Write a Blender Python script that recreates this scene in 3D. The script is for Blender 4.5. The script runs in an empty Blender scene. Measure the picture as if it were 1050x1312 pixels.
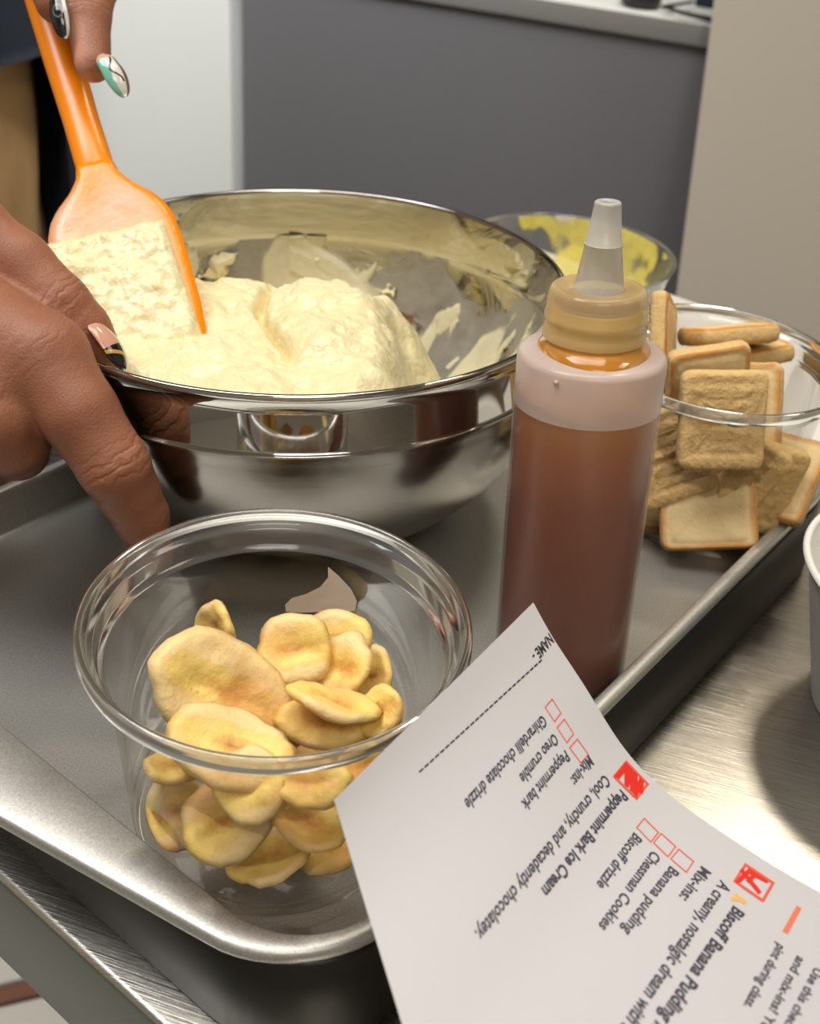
import bpy, bmesh, math, random
import numpy as np
from mathutils import Vector, Matrix, Euler, noise as mn

random.seed(7)
rng = np.random.default_rng(7)
SC = bpy.context.scene
COL = SC.collection

# ------------------------------------------------------------------ camera
F, PIT, ROL, CH = 1473.24, 0.5878, 0.0878, 0.2349
CAM = np.array([0.0, 0.0, CH])
_right = np.array([1.0, 0, 0]); _up = np.array([0, math.sin(PIT), math.cos(PIT)]); _fwd = np.array([0, math.cos(PIT), -math.sin(PIT)])
CX = math.cos(ROL) * _right + math.sin(ROL) * _up
CY = -math.sin(ROL) * _right + math.cos(ROL) * _up
CZ = -_fwd
CAMR = Matrix((CX, CY, CZ)).transposed()
cam_d = bpy.data.cameras.new('camera')
cam = bpy.data.objects.new('camera', cam_d); COL.objects.link(cam)
cam.matrix_world = Matrix.Translation(CAM) @ CAMR.to_4x4()
cam_d.sensor_fit = 'VERTICAL'; cam_d.sensor_height = 36.0; cam_d.sensor_width = 36.0
cam_d.lens = F / 1312 * 36.0
cam_d.clip_start = 0.01; cam_d.clip_end = 30
cam_d.dof.use_dof = True; cam_d.dof.focus_distance = 0.30; cam_d.dof.aperture_fstop = 20.0
SC.camera = cam

# ------------------------------------------------------------------ world, lights, exposure
W = bpy.data.worlds.new('world'); SC.world = W; W.use_nodes = True
W.node_tree.nodes['Background'].inputs[0].default_value = (1.0, 0.96, 0.9, 1); W.node_tree.nodes['Background'].inputs[1].default_value = 0.15
def area_light(name, loc, target, sx, sy, power, col):
    d = bpy.data.lights.new(name, 'AREA'); d.shape = 'RECTANGLE'; d.size = sx; d.size_y = sy; d.energy = power; d.color = col
    o = bpy.data.objects.new(name, d); COL.objects.link(o); o.location = loc
    o.rotation_euler = (Vector(target) - Vector(loc)).to_track_quat('-Z', 'Y').to_euler()
    return o
area_light('overhead_light', (0.45, 1.20, 1.66), (0.05, 0.35, 0), 0.22, 0.22, 17, (1.0, 0.90, 0.74))
area_light('overhead_light', (-0.25, 0.35, 1.66), (-0.25, 0.35, 0), 1.2, 0.8, 34, (1.0, 0.94, 0.85))
area_light('overhead_light', (-0.95, 0.25, 1.66), (-0.95, 0.25, 0), 0.7, 0.7, 30, (0.95, 0.97, 1.0))  # unseen lamp placed here to brighten the white cabinet
area_light('overhead_light', (1.5, 0.2, 1.66), (1.5, 0.2, 0), 0.6, 0.6, 10, (1.0, 0.93, 0.82))
area_light('overhead_light', (0.2, -1.1, 1.66), (0.2, -1.1, 0), 0.8, 0.8, 22, (1.0, 0.95, 0.88))  # fill added behind the camera to brighten the upright fronts
_sp = area_light('cabinet_fill_light', (0.10, -0.30, 1.62), (-0.46, 1.42, -0.08), 0.3, 0.3, 3.4, (0.95, 0.98, 1.0)); _sp.data.spread = math.radians(34)  # added spot that lifts the white cabinet, no such lamp in view
SC.view_settings.view_transform = 'Standard'; SC.view_settings.look = 'None'
SC.view_settings.gamma = 1; SC.view_settings.use_curve_mapping = False; SC.view_settings.exposure = -1.0
SC.cycles.max_bounces = 12; SC.cycles.transparent_max_bounces = 24; SC.cycles.glossy_bounces = 6
SC.cycles.caustics_reflective = False; SC.cycles.caustics_refractive = False
SC.cycles.sample_clamp_indirect = 6.0

# ------------------------------------------------------------------ helpers
def srgb(r, g, b):
    f = lambda v: (v / 255 / 12.92) if v / 255 <= 0.04045 else ((v / 255 + 0.055) / 1.055) ** 2.4
    return (f(r), f(g), f(b), 1.0)

def at(px, py, d):
    """point seen at a photo position, at its own measured distance d along the lens axis"""
    a, b = (px - 525) / F * d, (656 - py) / F * d
    return CAM + CX * a + CY * b + _fwd * d

def smooth01(x, a, b):
    t = np.clip((np.asarray(x, float) - a) / (b - a), 0, 1); return t * t * (3 - 2 * t)

class NT:
    def __init__(s, name):
        s.m = bpy.data.materials.new(name); s.m.use_nodes = True; s.t = s.m.node_tree; s.n = s.t.nodes; s.n.clear()
        s.out = s.n.new('ShaderNodeOutputMaterial')
    def node(s, typ, inp=None, **kw):
        n = s.n.new(typ)
        for k, v in kw.items(): setattr(n, k, v)
        for k, v in (inp or {}).items():
            if hasattr(v, 'is_output') or isinstance(v, bpy.types.NodeSocket): s.t.links.new(v, n.inputs[k])
            else: n.inputs[k].default_value = v
        return n
    def link(s, a, b): s.t.links.new(a, b)
    def surf(s, sock): s.t.links.new(sock, s.out.inputs[0]); return s.m
    def obj(s): return s.node('ShaderNodeTexCoord').outputs['Object']
    def noise(s, scale, detail=3, rough=0.5, vec=None, dist=0.0):
        n = s.node('ShaderNodeTexNoise', {'Scale': scale, 'Detail': detail, 'Roughness': rough, 'Distortion': dist})
        s.link(vec if vec is not None else s.obj(), n.inputs['Vector']); return n.outputs['Fac']
    def ramp(s, fac, stops):
        n = s.node('ShaderNodeValToRGB'); s.link(fac, n.inputs[0]); e = n.color_ramp.elements
        while len(e) < len(stops): e.new(0.5)
        for i, (p, c) in enumerate(stops): e[i].position = p; e[i].color = c if len(c) == 4 else (*c, 1)
        return n.outputs[0]
    def math(s, op, a, b=0.0, clamp=False):
        n = s.node('ShaderNodeMath', operation=op, use_clamp=clamp)
        for i, v in enumerate((a, b)):
            if isinstance(v, bpy.types.NodeSocket): s.link(v, n.inputs[i])
            else: n.inputs[i].default_value = v
        return n.outputs[0]
    def mix(s, fac, a, b):
        n = s.node('ShaderNodeMix', data_type='RGBA')
        for k, v in ((0, fac), (6, a), (7, b)):
            if isinstance(v, bpy.types.NodeSocket): s.link(v, n.inputs[k])
            else: n.inputs[k].default_value = v
        return n.outputs[2]
    def bump(s, h, strength, dist=0.001):
        return s.node('ShaderNodeBump', {'Height': h, 'Strength': strength, 'Distance': dist}).outputs[0]
    def bsdf(s, color, rough=0.5, metal=0.0, normal=None, **kw):
        p = s.node('ShaderNodeBsdfPrincipled')
        for k, v in {'Base Color': color, 'Roughness': rough, 'Metallic': metal, **kw}.items():
            if isinstance(v, bpy.types.NodeSocket): s.link(v, p.inputs[k])
            else: p.inputs[k].default_value = v
        if normal is not None: s.link(normal, p.inputs['Normal'])
        return p.outputs[0]

def plain(name, color, rough=0.5, metal=0.0, bump=None, var=0.0, **kw):
    t = NT(name); c = color; nrm = None
    if var:
        c = t.mix(t.noise(bump[0] * 0.15 if bump else 12, 4), tuple(v * (1 - var) for v in color[:3]) + (1,), tuple(min(1, v * (1 + var)) for v in color[:3]) + (1,))
    if bump: nrm = t.bump(t.noise(bump[0], 4), bump[1], bump[2] if len(bump) > 2 else 0.001)
    return t.surf(t.bsdf(c, rough, metal, nrm, **kw))

def clear_plastic(name, tint=(0.97, 0.97, 0.95, 1), ior=1.5, rough=0.03, gain=1.0, haze=0.0):
    """thin clear PET wall: straight-through light plus fresnel gloss and a little milky haze"""
    t = NT(name)
    tr = t.node('ShaderNodeBsdfTransparent', {'Color': tint}).outputs[0]
    gl = t.node('ShaderNodeBsdfGlossy', {'Color': (1, 1, 1, 1), 'Roughness': rough}).outputs[0]
    fr = t.math('MULTIPLY', t.node('ShaderNodeFresnel', {'IOR': ior}).outputs[0], gain, True)
    if haze:
        df = t.node('ShaderNodeBsdfDiffuse', {'Color': (0.9, 0.9, 0.88, 1)}).outputs[0]
        tr = t.node('ShaderNodeMixShader', {0: haze, 1: tr, 2: df}).outputs[0]
    return t.surf(t.node('ShaderNodeMixShader', {0: fr, 1: tr, 2: gl}).outputs[0])

def mesh(name, v, f, mats, parent=None, smooth=True, loc=None, rot=None, uv=None, fmat=None, auto=None):
    me = bpy.data.meshes.new(name)
    me.from_pydata([tuple(map(float, p)) for p in v], [], [tuple(map(int, q)) for q in f]); me.update()
    for m in (mats if isinstance(mats, (list, tuple)) else [mats]): me.materials.append(m)
    if fmat is not None: me.polygons.foreach_set('material_index', np.asarray(fmat, dtype=np.int32))
    if smooth: me.polygons.foreach_set('use_smooth', [True] * len(me.polygons))
    if uv is not None:
        l = me.uv_layers.new(name='UVMap'); idx = np.empty(len(me.loops), dtype=np.int32); me.loops.foreach_get('vertex_index', idx)
        l.data.foreach_set('uv', np.asarray(uv, dtype=np.float32)[idx].ravel())
    if auto is not None: me.set_sharp_from_angle(angle=math.radians(auto))
    o = bpy.data.objects.new(name, me); COL.objects.link(o)
    if parent is not None: o.parent = parent
    if loc is not None: o.location = tuple(map(float, loc))
    if rot is not None: o.rotation_euler = rot.to_euler() if isinstance(rot, Matrix) else rot
    return o

def tag(o, label=None, cat=None, group=None, kind=None):
    if label: o['label'] = label
    if cat: o['category'] = cat
    if group: o['group'] = group
    if kind: o['kind'] = kind
    return o
def thing(name, label, cat, loc=(0, 0, 0), rot=None, group=None):
    o = bpy.data.objects.new(name, None); COL.objects.link(o); o.location = tuple(map(float, loc)); o.empty_display_size = 0.02
    if rot is not None: o.rotation_euler = rot.to_euler() if isinstance(rot, Matrix) else rot
    return tag(o, label, cat, group)
def copy_tree(o, parent=None):
    c = o.copy(); COL.objects.link(c); c.parent = parent
    for ch in list(o.children): copy_tree(ch, c)
    return c

def lathe(prof, n=64, cap_first=False, cap_last=False):
    v, f = [], []
    for r, z in prof:
        for k in range(n):
            a = 2 * math.pi * k / n; v.append((r * math.cos(a), r * math.sin(a), z))
    for i in range(len(prof) - 1):
        for k in range(n):
            k2 = (k + 1) % n; f.append((i * n + k, i * n + k2, (i + 1) * n + k2, (i + 1) * n + k))
    if cap_first: f.append(tuple(range(n - 1, -1, -1)))
    if cap_last: f.append(tuple(range((len(prof) - 1) * n, len(prof) * n)))
    return v, f
def box(cx, cy, cz, sx, sy, sz):
    v = [(cx + a * sx / 2, cy + b * sy / 2, cz + c * sz / 2) for a in (-1, 1) for b in (-1, 1) for c in (-1, 1)]
    return v, [(0, 1, 3, 2), (4, 6, 7, 5), (0, 4, 5, 1), (2, 3, 7, 6), (0, 2, 6, 4), (1, 5, 7, 3)]
def bevel_box(name, dims, r, mats, parent=None, loc=None, rot=None, seg=3):
    v, f = box(0, 0, 0, *dims); bm = bmesh.new(); vs = [bm.verts.new(p) for p in v]
    for q in f: bm.faces.new([vs[i] for i in q])
    bmesh.ops.recalc_face_normals(bm, faces=bm.faces)
    bmesh.ops.bevel(bm, geom=bm.edges[:], offset=r, segments=seg, affect='EDGES', profile=0.5)
    vv = [tuple(x.co) for x in bm.verts]; bm.verts.index_update(); ff = [tuple(x.index for x in q.verts) for q in bm.faces]; bm.free()
    return mesh(name, vv, ff, mats, parent, True, loc, rot, auto=40)
def tube(pts, rad, n=10, flat=1.0):
    pts = [np.array(p, float) for p in pts]; v, f = [], []
    rad = rad if hasattr(rad, '__len__') else [rad] * len(pts)
    up = np.array([0.13, 0.2, 1.0])
    for i, p in enumerate(pts):
        t = pts[min(i + 1, len(pts) - 1)] - pts[max(i - 1, 0)]; t /= np.linalg.norm(t) + 1e-12
        a = np.cross(t, up); a /= np.linalg.norm(a) + 1e-9; b = np.cross(a, t)
        for k in range(n):
            w = 2 * math.pi * k / n; v.append(p + rad[i] * (math.cos(w) * a + flat * math.sin(w) * b))
    for i in range(len(pts) - 1):
        for k in range(n):
            k2 = (k + 1) % n; f.append((i * n + k, i * n + k2, (i + 1) * n + k2, (i + 1) * n + k))
    f.append(tuple(range(n - 1, -1, -1))); f.append(tuple(range((len(pts) - 1) * n, len(pts) * n)))
    return v, f
def fbm(p, s, oct=4, seed=0.0):
    a, w, q = 0.0, 1.0, Vector((p[0] * s + seed, p[1] * s - seed * 1.7, p[2] * s + seed * 0.6))
    for _ in range(oct): a += w * mn.noise(q); q *= 2.03; w *= 0.5
    return a
def axis_frame(ax):
    ax = np.array(ax, float); ax /= np.linalg.norm(ax); e1 = np.cross([0, 1, 0], ax); e1 /= np.linalg.norm(e1); e2 = np.cross(ax, e1)
    return Matrix((tuple(e1), tuple(e2), tuple(ax))).transposed()

# directions of the tray sides on the table (n: towards the far right side, m: towards the far left side)
TA = 0.9397
DN = np.array([math.cos(TA), math.sin(TA)]); DM = np.array([-math.sin(TA), math.cos(TA)])
def nm(n, m, z): return (DN[0] * n + DM[0] * m, DN[1] * n + DM[1] * m, z)
ROTN = Matrix(((DN[0], DM[0], 0), (DN[1], DM[1], 0), (0, 0, 1)))

# ------------------------------------------------------------------ materials
def brushed(name, base, rough, sx, sy, ang=0.0, strength=0.25, patch=0.0):
    t = NT(name)
    m0 = t.node('ShaderNodeMapping', {'Rotation': (0, 0, ang)}); t.link(t.obj(), m0.inputs['Vector'])
    mp = t.node('ShaderNodeMapping', {'Scale': (sx, sy, 40)}); t.link(m0.outputs[0], mp.inputs['Vector'])
    n1 = t.noise(1.0, 4, 0.65, mp.outputs[0])
    col = t.mix(n1, tuple(v * 0.90 for v in base[:3]) + (1,), tuple(min(1, v * 1.07) for v in base[:3]) + (1,))
    r = t.math('ADD', t.math('MULTIPLY', n1, 0.14), rough - 0.07)
    return t.surf(t.bsdf(col, r, 1.0, t.bump(n1, strength, 0.0004)))
M_table = brushed('brushed_steel', srgb(205, 200, 190), 0.27, 1500, 22, -0.368, 0.2)
M_apron = plain('table_apron', srgb(122, 126, 118), 0.42, 0.7, (50, 0.03))
M_edge = plain('steel_edge', srgb(170, 170, 165), 0.38, 1.0)
def tray_metal():
    t = NT('satin_aluminium')
    g = t.noise(1700, 2, 0.6); b = t.noise(25, 3)
    col = t.mix(g, srgb(170, 170, 166), srgb(238, 237, 232))
    r = t.math('ADD', t.math('MULTIPLY', b, 0.10), 0.40)
    return t.surf(t.bsdf(col, r, 0.9, t.bump(g, 0.12, 0.0002)))
M_tray = tray_metal()
M_trayout = plain('shaded_tray_side', srgb(62, 62, 59), 0.42, 0.85, (300, 0.1, 0.0003))  # darker copy of the tray metal, shade on the outer side in its colour
M_polish = plain('polished_steel', srgb(188, 186, 181), 0.045, 1.0)
def satin_steel():
    t = NT('satin_steel')
    mp = t.node('ShaderNodeMapping', {'Scale': (30, 30, 900)}); t.link(t.obj(), mp.inputs['Vector'])
    n1 = t.noise(1.0, 3, 0.6, mp.outputs[0])
    return t.surf(t.bsdf(srgb(140, 137, 130), t.math('ADD', t.math('MULTIPLY', n1, 0.1), 0.14), 1.0, t.bump(n1, 0.08, 0.0003)))
M_satin = satin_steel()
M_pet = clear_plastic('clear_pet', (0.90, 0.89, 0.86, 1), 1.45, 0.05, 0.36, 0.004)
M_petrim = clear_plastic('clear_pet_rim', (0.93, 0.93, 0.92, 1), 1.55, 0.09, 1.0, 0.10)
M_glass = clear_plastic('clear_glass', (0.96, 0.97, 0.96, 1), 1.5, 0.03, 0.9, 0.05)
M_paper = plain('printed_paper', srgb(198, 195, 197), 0.75, 0, (900, 0.06, 0.0002))
M_ink = plain('grey_ink', srgb(62, 60, 74), 0.6)
M_inkb = plain('black_ink', srgb(40, 38, 48), 0.6)
M_red = plain('red_ink', srgb(226, 92, 66), 0.6)
M_marker = plain('red_marker', srgb(224, 44, 32), 0.45)
M_salmon = plain('salmon_ink', srgb(226, 122, 88), 0.6)
M_gold = plain('yellow_ink', srgb(232, 178, 92), 0.6)
M_white = plain('white_laminate', srgb(240, 243, 240), 0.45, 0, (60, 0.02))
M_grey = plain('dark_grey_laminate', srgb(112, 112, 115), 0.5, 0, (60, 0.02))
M_edgegrey = plain('grey_edge_band', srgb(138, 136, 134), 0.5)
M_beige = plain('beige_laminate', srgb(158, 149, 135), 0.55, 0, (60, 0.02))
M_wall = plain('wall_paint', srgb(196, 190, 178), 0.8, 0, (40, 0.05))
M_ceil = plain('ceiling_paint', srgb(222, 219, 210), 0.9, 0, (40, 0.05))
M_tile = plain('white_tile', srgb(222, 222, 216), 0.35, 0, (14, 0.03))
M_tileb = plain('brown_tile', srgb(132, 92, 78), 0.4, 0, (30, 0.05))
M_grout = plain('grout', srgb(150, 146, 138), 0.9)
M_cup = plain('white_card', srgb(232, 230, 224), 0.5, 0, (300, 0.03))
M_sheet = plain('white_sheet', srgb(226, 222, 214), 0.6, 0, (200, 0.03))
M_black = plain('black_rubber', srgb(28, 26, 30), 0.4)
M_navy = plain('navy_cloth', srgb(38, 46, 58), 0.85, 0, (900, 0.3, 0.0006))
M_tan = plain('tan_cloth', srgb(226, 184, 130), 0.9, 0, (800, 0.35, 0.0006), var=0.1)

def skin_mat(joints):
    t = NT('brown_skin')
    o = t.obj()
    big = t.noise(38, 4, 0.55, o)
    col = t.mix(big, srgb(128, 79, 57), srgb(178, 119, 91))
    pig = t.node('ShaderNodeAttribute', attribute_name='palm').outputs['Fac']
    col = t.mix(pig, col, srgb(206, 150, 126))
    vor = t.node('ShaderNodeTexVoronoi', {'Scale': 900.0}, feature='DISTANCE_TO_EDGE'); t.link(o, vor.inputs['Vector'])
    lines = t.noise(420, 3, 0.6, o, 0.6)
    h = t.math('ADD', t.math('MULTIPLY', t.math('MINIMUM', vor.outputs['Distance'], 0.25), 0.5), t.math('MULTIPLY', lines, 0.5))
    wv = t.noise(150, 2, 0.5, o)
    for c, ax, hl, rad, k, amp in joints:      # skin folds across the finger joints
        q = t.node('ShaderNodeVectorMath', {1: tuple(c)}, operation='SUBTRACT'); t.link(o, q.inputs[0])
        z = t.node('ShaderNodeVectorMath', {1: tuple(ax)}, operation='DOT_PRODUCT'); t.link(q.outputs[0], z.inputs[0])
        L = t.node('ShaderNodeVectorMath', operation='LENGTH'); t.link(q.outputs[0], L.inputs[0])
        m1 = t.math('SUBTRACT', 1.0, t.math('DIVIDE', t.math('ABSOLUTE', z.outputs['Value']), hl), True)
        m2 = t.math('MULTIPLY', t.math('SUBTRACT', rad, L.outputs['Value']), 250.0, True)
        w = t.math('SINE', t.math('ADD', t.math('MULTIPLY', z.outputs['Value'], k), t.math('MULTIPLY', wv, 14.0)))
        w = t.math('POWER', t.math('ADD', t.math('MULTIPLY', w, 0.5), 0.5), 3.0)
        h = t.math('SUBTRACT', h, t.math('MULTIPLY', t.math('MULTIPLY', w, amp), t.math('MULTIPLY', m1, m2)))
    n = t.bump(h, 0.42, 0.0007)
    return t.surf(t.bsdf(col, 0.46, 0, n, **{'Subsurface Weight': 0.12, 'Subsurface Radius': (0.006, 0.002, 0.001), 'Specular IOR Level': 0.4}))

def pudding_mat():
    t = NT('cream_pudding'); o = t.obj()
    n = t.noise(60, 4, 0.55, o); c = t.mix(n, srgb(232, 217, 160), srgb(246, 236, 198))
    h = t.math('ADD', t.noise(170, 3, 0.5, o), t.math('MULTIPLY', t.noise(520, 2, 0.5, o), 0.35))
    return t.surf(t.bsdf(c, 0.27, 0, t.bump(h, 0.6, 0.002), **{'Subsurface Weight': 0.12, 'Subsurface Radius': (0.006, 0.004, 0.002), 'Specular IOR Level': 0.5}))
M_pud = pudding_mat()
def film_mat(name, col, lo, hi, scale):
    t = NT(name); o = t.obj()
    k = t.ramp(t.noise(scale, 4, 0.6, o), [(0.3, (lo, lo, lo, 1)), (0.75, (hi, hi, hi, 1))])
    k = t.math('MULTIPLY', k, t.node('ShaderNodeAttribute', attribute_name='cover').outputs['Fac'])
    tr = t.node('ShaderNodeBsdfTransparent', {'Color': (1, 1, 1, 1)}).outputs[0]
    b = t.bsdf(col, 0.3, 0, t.bump(t.noise(200, 3, 0.5, o), 0.4, 0.001))
    return t.surf(t.node('ShaderNodeMixShader', {0: k, 1: tr, 2: b}).outputs[0])
M_smear = film_mat('pudding_film', srgb(232, 224, 190), 0.72, 1.0, 60)
M_thinsmear = film_mat('thin_pudding_film', srgb(176, 171, 160), 0.40, 0.85, 60)
M_lemon = film_mat('yellow_pudding_film', srgb(248, 230, 112), 0.55, 1.0, 55)

def spatula_mat(residue):
    t = NT('orange_silicone' + ('_coated' if residue else ''))
    base = srgb(255, 146, 8)
    c = base; r = 0.28
    if residue:
        at_ = t.node('ShaderNodeAttribute', attribute_name='film').outputs['Fac']
        o = t.obj(); nz = t.noise(160, 4, 0.6, o)
        k = t.math('MULTIPLY', at_, t.math('ADD', t.math('MULTIPLY', nz, 1.0), 0.20), True)
        c = t.mix(k, base, srgb(238, 186, 158))
        return t.surf(t.bsdf(c, 0.25, 0, t.bump(nz, 0.35, 0.001), **{'Subsurface Weight': 0.1, 'Subsurface Radius': (0.004, 0.002, 0.001)}))
    return t.surf(t.bsdf(c, r, 0, None, **{'Subsurface Weight': 0.1, 'Subsurface Radius': (0.004, 0.002, 0.001)}))
M_orange = spatula_mat(False); M_blade = spatula_mat(True)

def chip_mat():
    t = NT('dried_banana'); o = t.obj()
    sx = t.node('ShaderNodeSeparateXYZ'); t.link(o, sx.inputs[0])
    ln = t.node('ShaderNodeVectorMath', operation='MULTIPLY'); t.link(o, ln.inputs[0]); ln.inputs[1].default_value = (0.55, 1.7, 0)
    d = t.node('ShaderNodeVectorMath', operation='LENGTH'); t.link(ln.outputs[0], d.inputs[0])
    oi = t.node('ShaderNodeObjectInfo').outputs['Random']
    va = t.node('ShaderNodeVectorMath', operation='ADD'); t.link(o, va.inputs[0]); t.link(oi, va.inputs[1])
    nz = t.noise(170, 5, 0.65, va.outputs[0]); nb = t.noise(70, 3, 0.5, va.outputs[0])
    rr = t.math('ADD', t.math('MULTIPLY', d.outputs['Value'], 70.0), t.math('MULTIPLY', nz, 0.7))
    col = t.ramp(rr, [(0.24, srgb(150, 92, 50)), (0.42, srgb(226, 172, 88)), (0.66, srgb(250, 218, 122)), (0.90, srgb(246, 208, 122)), (1.0, srgb(246, 216, 152))])
    col = t.mix(t.math('MULTIPLY', t.math('SUBTRACT', nb, 0.46), 2.6, True), col, srgb(212, 146, 74))
    sp = t.ramp(t.noise(620, 2, 0.5, va.outputs[0]), [(0.70, (0, 0, 0, 1)), (0.78, (1, 1, 1, 1))])
    col = t.mix(t.math('MULTIPLY', sp, 0.35), col, srgb(120, 74, 40))
    return t.surf(t.bsdf(col, 0.5, 0, t.bump(t.math('ADD', nz, nb), 0.5, 0.0015), **{'Subsurface Weight': 0.1, 'Subsurface Radius': (0.004, 0.0025, 0.001)}))
M_chip = chip_mat()
M_darkspot = plain('browned_seed', srgb(96, 62, 38), 0.6, 0, (400, 0.4))

def cookie_mat(kind):
    t = NT('shortbread_' + kind); o = t.obj()
    n1 = t.noise(420, 4, 0.65, o); n2 = t.noise(70, 3, 0.5, o)
    if kind == 'back':
        col = t.mix(n1, srgb(206, 162, 98), srgb(246, 212, 148)); st = 0.8
    elif kind == 'edge':
        col = t.mix(n1, srgb(206, 164, 98), srgb(236, 206, 146)); st = 0.5
    else:
        s = t.node('ShaderNodeSeparateXYZ'); t.link(o, s.inputs[0])
        ex = t.math('SUBTRACT', 0.0145, t.math('ABSOLUTE', s.outputs[0])); ey = t.math('SUBTRACT', 0.0168, t.math('ABSOLUTE', s.outputs[1]))
        e = t.math('ADD', t.math('MINIMUM', ex, ey), t.math('MULTIPLY', t.math('SUBTRACT', n2, 0.5), 0.0022))
        b = t.ramp(t.math('MULTIPLY', e, 200.0), [(0.16, (1, 1, 1, 1)), (0.62, (0, 0, 0, 1))])
        col = t.mix(b, t.mix(n2, srgb(226, 196, 138), srgb(240, 214, 160)), t.mix(n1, srgb(196, 122, 44), srgb(222, 154, 72))); st = 0.35
    return t.surf(t.bsdf(col, 0.7, 0, t.bump(t.math('ADD', n1, n2), st, 0.0012)))
M_ck = [cookie_mat('front'), cookie_mat('edge'), cookie_mat('back')]
M_crumb = plain('crumbs', srgb(206, 166, 104), 0.8, 0, (600, 0.6))

# ------------------------------------------------------------------ setting
def struct(name, v, f, m, smooth=False, **kw):
    o = mesh(name, v, f, m, None, smooth, **kw); o['kind'] = 'structure'; return o
FZ = -0.90
floor = struct('floor', *box(0, 0.7, FZ - 0.03, 4.6, 4.8, 0.05), M_grout)
struct('ceiling', *box(0, 0.7, 1.70, 4.6, 4.8, 0.05), M_ceil)
struct('wall_back', *box(0, 3.12, 0.4, 4.6, 0.05, 2.66), M_wall)
struct('wall_front', *box(0, -1.72, 0.4, 4.6, 0.05, 2.66), M_wall)
struct('wall_left', *box(-2.32, 0.7, 0.4, 0.05, 4.8, 2.66), M_wall)
struct('wall_right', *box(2.32, 0.7, 0.4, 0.05, 4.8, 2.66), M_wall)
# floor tiles: white slabs with a brown strip between them, laid around the part in view (strip direction measured from the photo)
sd = np.array([0.93, 0.37]); sn = np.array([-sd[1], sd[0]]); so = np.array([-0.388, 0.7105])
def tile(c0, c1, d0, d1, m):
    w, h = c1 - c0 - 0.004, d1 - d0 - 0.004
    c = so + sd * (c0 + c1) / 2 + sn * (d0 + d1) / 2
    a = math.atan2(sd[1], sd[0])
    if not tile.src.get((m.name, round(w, 3), round(h, 3))):
        o = bevel_box('floor_tile', (w, h, 0.008), 0.0015, m, floor, seg=1); tile.src[(m.name, round(w, 3), round(h, 3))] = o
    else:
        o = tile.src[(m.name, round(w, 3), round(h, 3))].copy(); COL.objects.link(o)
    o.location = (c[0], c[1], FZ - 0.0015); o.rotation_euler = (0, 0, a)
tile.src = {}
for i in range(-3, 3):
    tile(i * 0.3 + 0.1, i * 0.3 + 0.4, -0.012, 0.012, M_tileb)
    for j in (0, 1): tile(i * 0.3 + 0.1, i * 0.3 + 0.4, 0.012 + j * 0.3, 0.312 + j * 0.3, M_tile); tile(i * 0.3 + 0.1, i * 0.3 + 0.4, -0.312 - j * 0.3, -0.012 - j * 0.3, M_tile)

# counter, cabinet and panel behind the work table
CD = np.array([0.9273, -0.3743]); CN = np.array([-0.3743, -0.9273]); CA = math.atan2(CD[1], CD[0])   # CN points back to the camera
P0 = np.array([-0.0347, 1.2944])
def rc(s, d): return P0 + CD * s + CN * d            # s along the counter, d towards the camera
RZC = Matrix.Rotation(CA, 3, 'Z')
cq = rc(0.112, 0)
counter = thing('service_counter', 'dark grey counter with a pale top running behind the work table', 'counter', (cq[0], cq[1], FZ), Euler((0, 0, CA)))
bevel_box('counter_front', (0.66, 0.45, 0.912), 0.001, M_grey, counter, (0.0, 0.2265, 0.456))
bevel_box('counter_top', (0.68, 0.47, 0.020), 0.0015, [M_white], counter, (0.0, 0.2335, 0.9232))
bevel_box('edge_band', (0.68, 0.004, 0.0195), 0.0008, M_edgegrey, counter, (0.0, -0.0035, 0.9230))
q = rc(-0.3945, 0.0)
cab = thing('white_cabinet', 'tall white cabinet with flat side standing left of the grey counter', 'cabinet', (q[0], q[1], FZ), Euler((0, 0, CA)))
bevel_box('carcass', (0.325, 0.40, 1.40), 0.002, M_white, cab, (0.0, 0.195, 0.745))
bevel_box('plinth', (0.31, 0.37, 0.045), 0.002, M_black, cab, (0.0, 0.20, 0.0225))
# beige panel: tall freestanding board whose left edge leans outwards
bA, bB = at(865, 385, 1.05), at(908, 50, 1.05)
edge = (bB - bA) / np.linalg.norm(bB - bA)
pv = []
for dz in (-0.75, 0.55):
    t = (dz - bA[2]) / edge[2]; e = bA + edge * t
    if dz < 0: e = bA + edge * ((FZ + 0.002 - bA[2]) / edge[2])
    for s in (0, 0.75):
        for d in (0, -0.03): pv.append((e[0] + CD[0] * s + CN[0] * d, e[1] + CD[1] * s + CN[1] * d, e[2]))
panel = mesh('beige_panel', pv, [(0, 2, 6, 4), (1, 5, 7, 3), (0, 4, 5, 1), (2, 3, 7, 6), (0, 1, 3, 2), (4, 6, 7, 5)], M_beige, None, False)
tag(panel, 'flat beige grey panel standing at the right edge behind the cookies', 'panel')
# things on the counter
def counter_thing(o): return o
bs = [np.array([*rc(s, d), z]) for s, d, z in ((0.268, -0.06, 0.041), (0.250, -0.015, 0.040), (0.272, 0.0, 0.0395), (0.295, -0.004, 0.0375), (0.302, -0.006, 0.0365))]
sv, sf = tube(bs, [0.0022, 0.003, 0.0032, 0.0042, 0.004], 8, 0.6)
tag(mesh('strap', sv, sf, M_black), 'black strap curling over the edge of the grey counter top', 'strap')
ds = lathe([(0.0, 0.0), (0.016, 0.0), (0.020, 0.004), (0.021, 0.018), (0.019, 0.022), (0.0, 0.022)], 24)
qd = rc(0.222, -0.035); tag(mesh('lid', *ds, M_black, loc=(qd[0], qd[1], 0.0335)), 'small dark round lid standing on the pale counter top', 'lid')
qd = rc(0.29, -0.10); bl = bevel_box('navy_box', (0.05, 0.03, 0.022), 0.003, M_navy, None, (qd[0], qd[1], 0.0445), Euler((0, 0, CA)))
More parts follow.
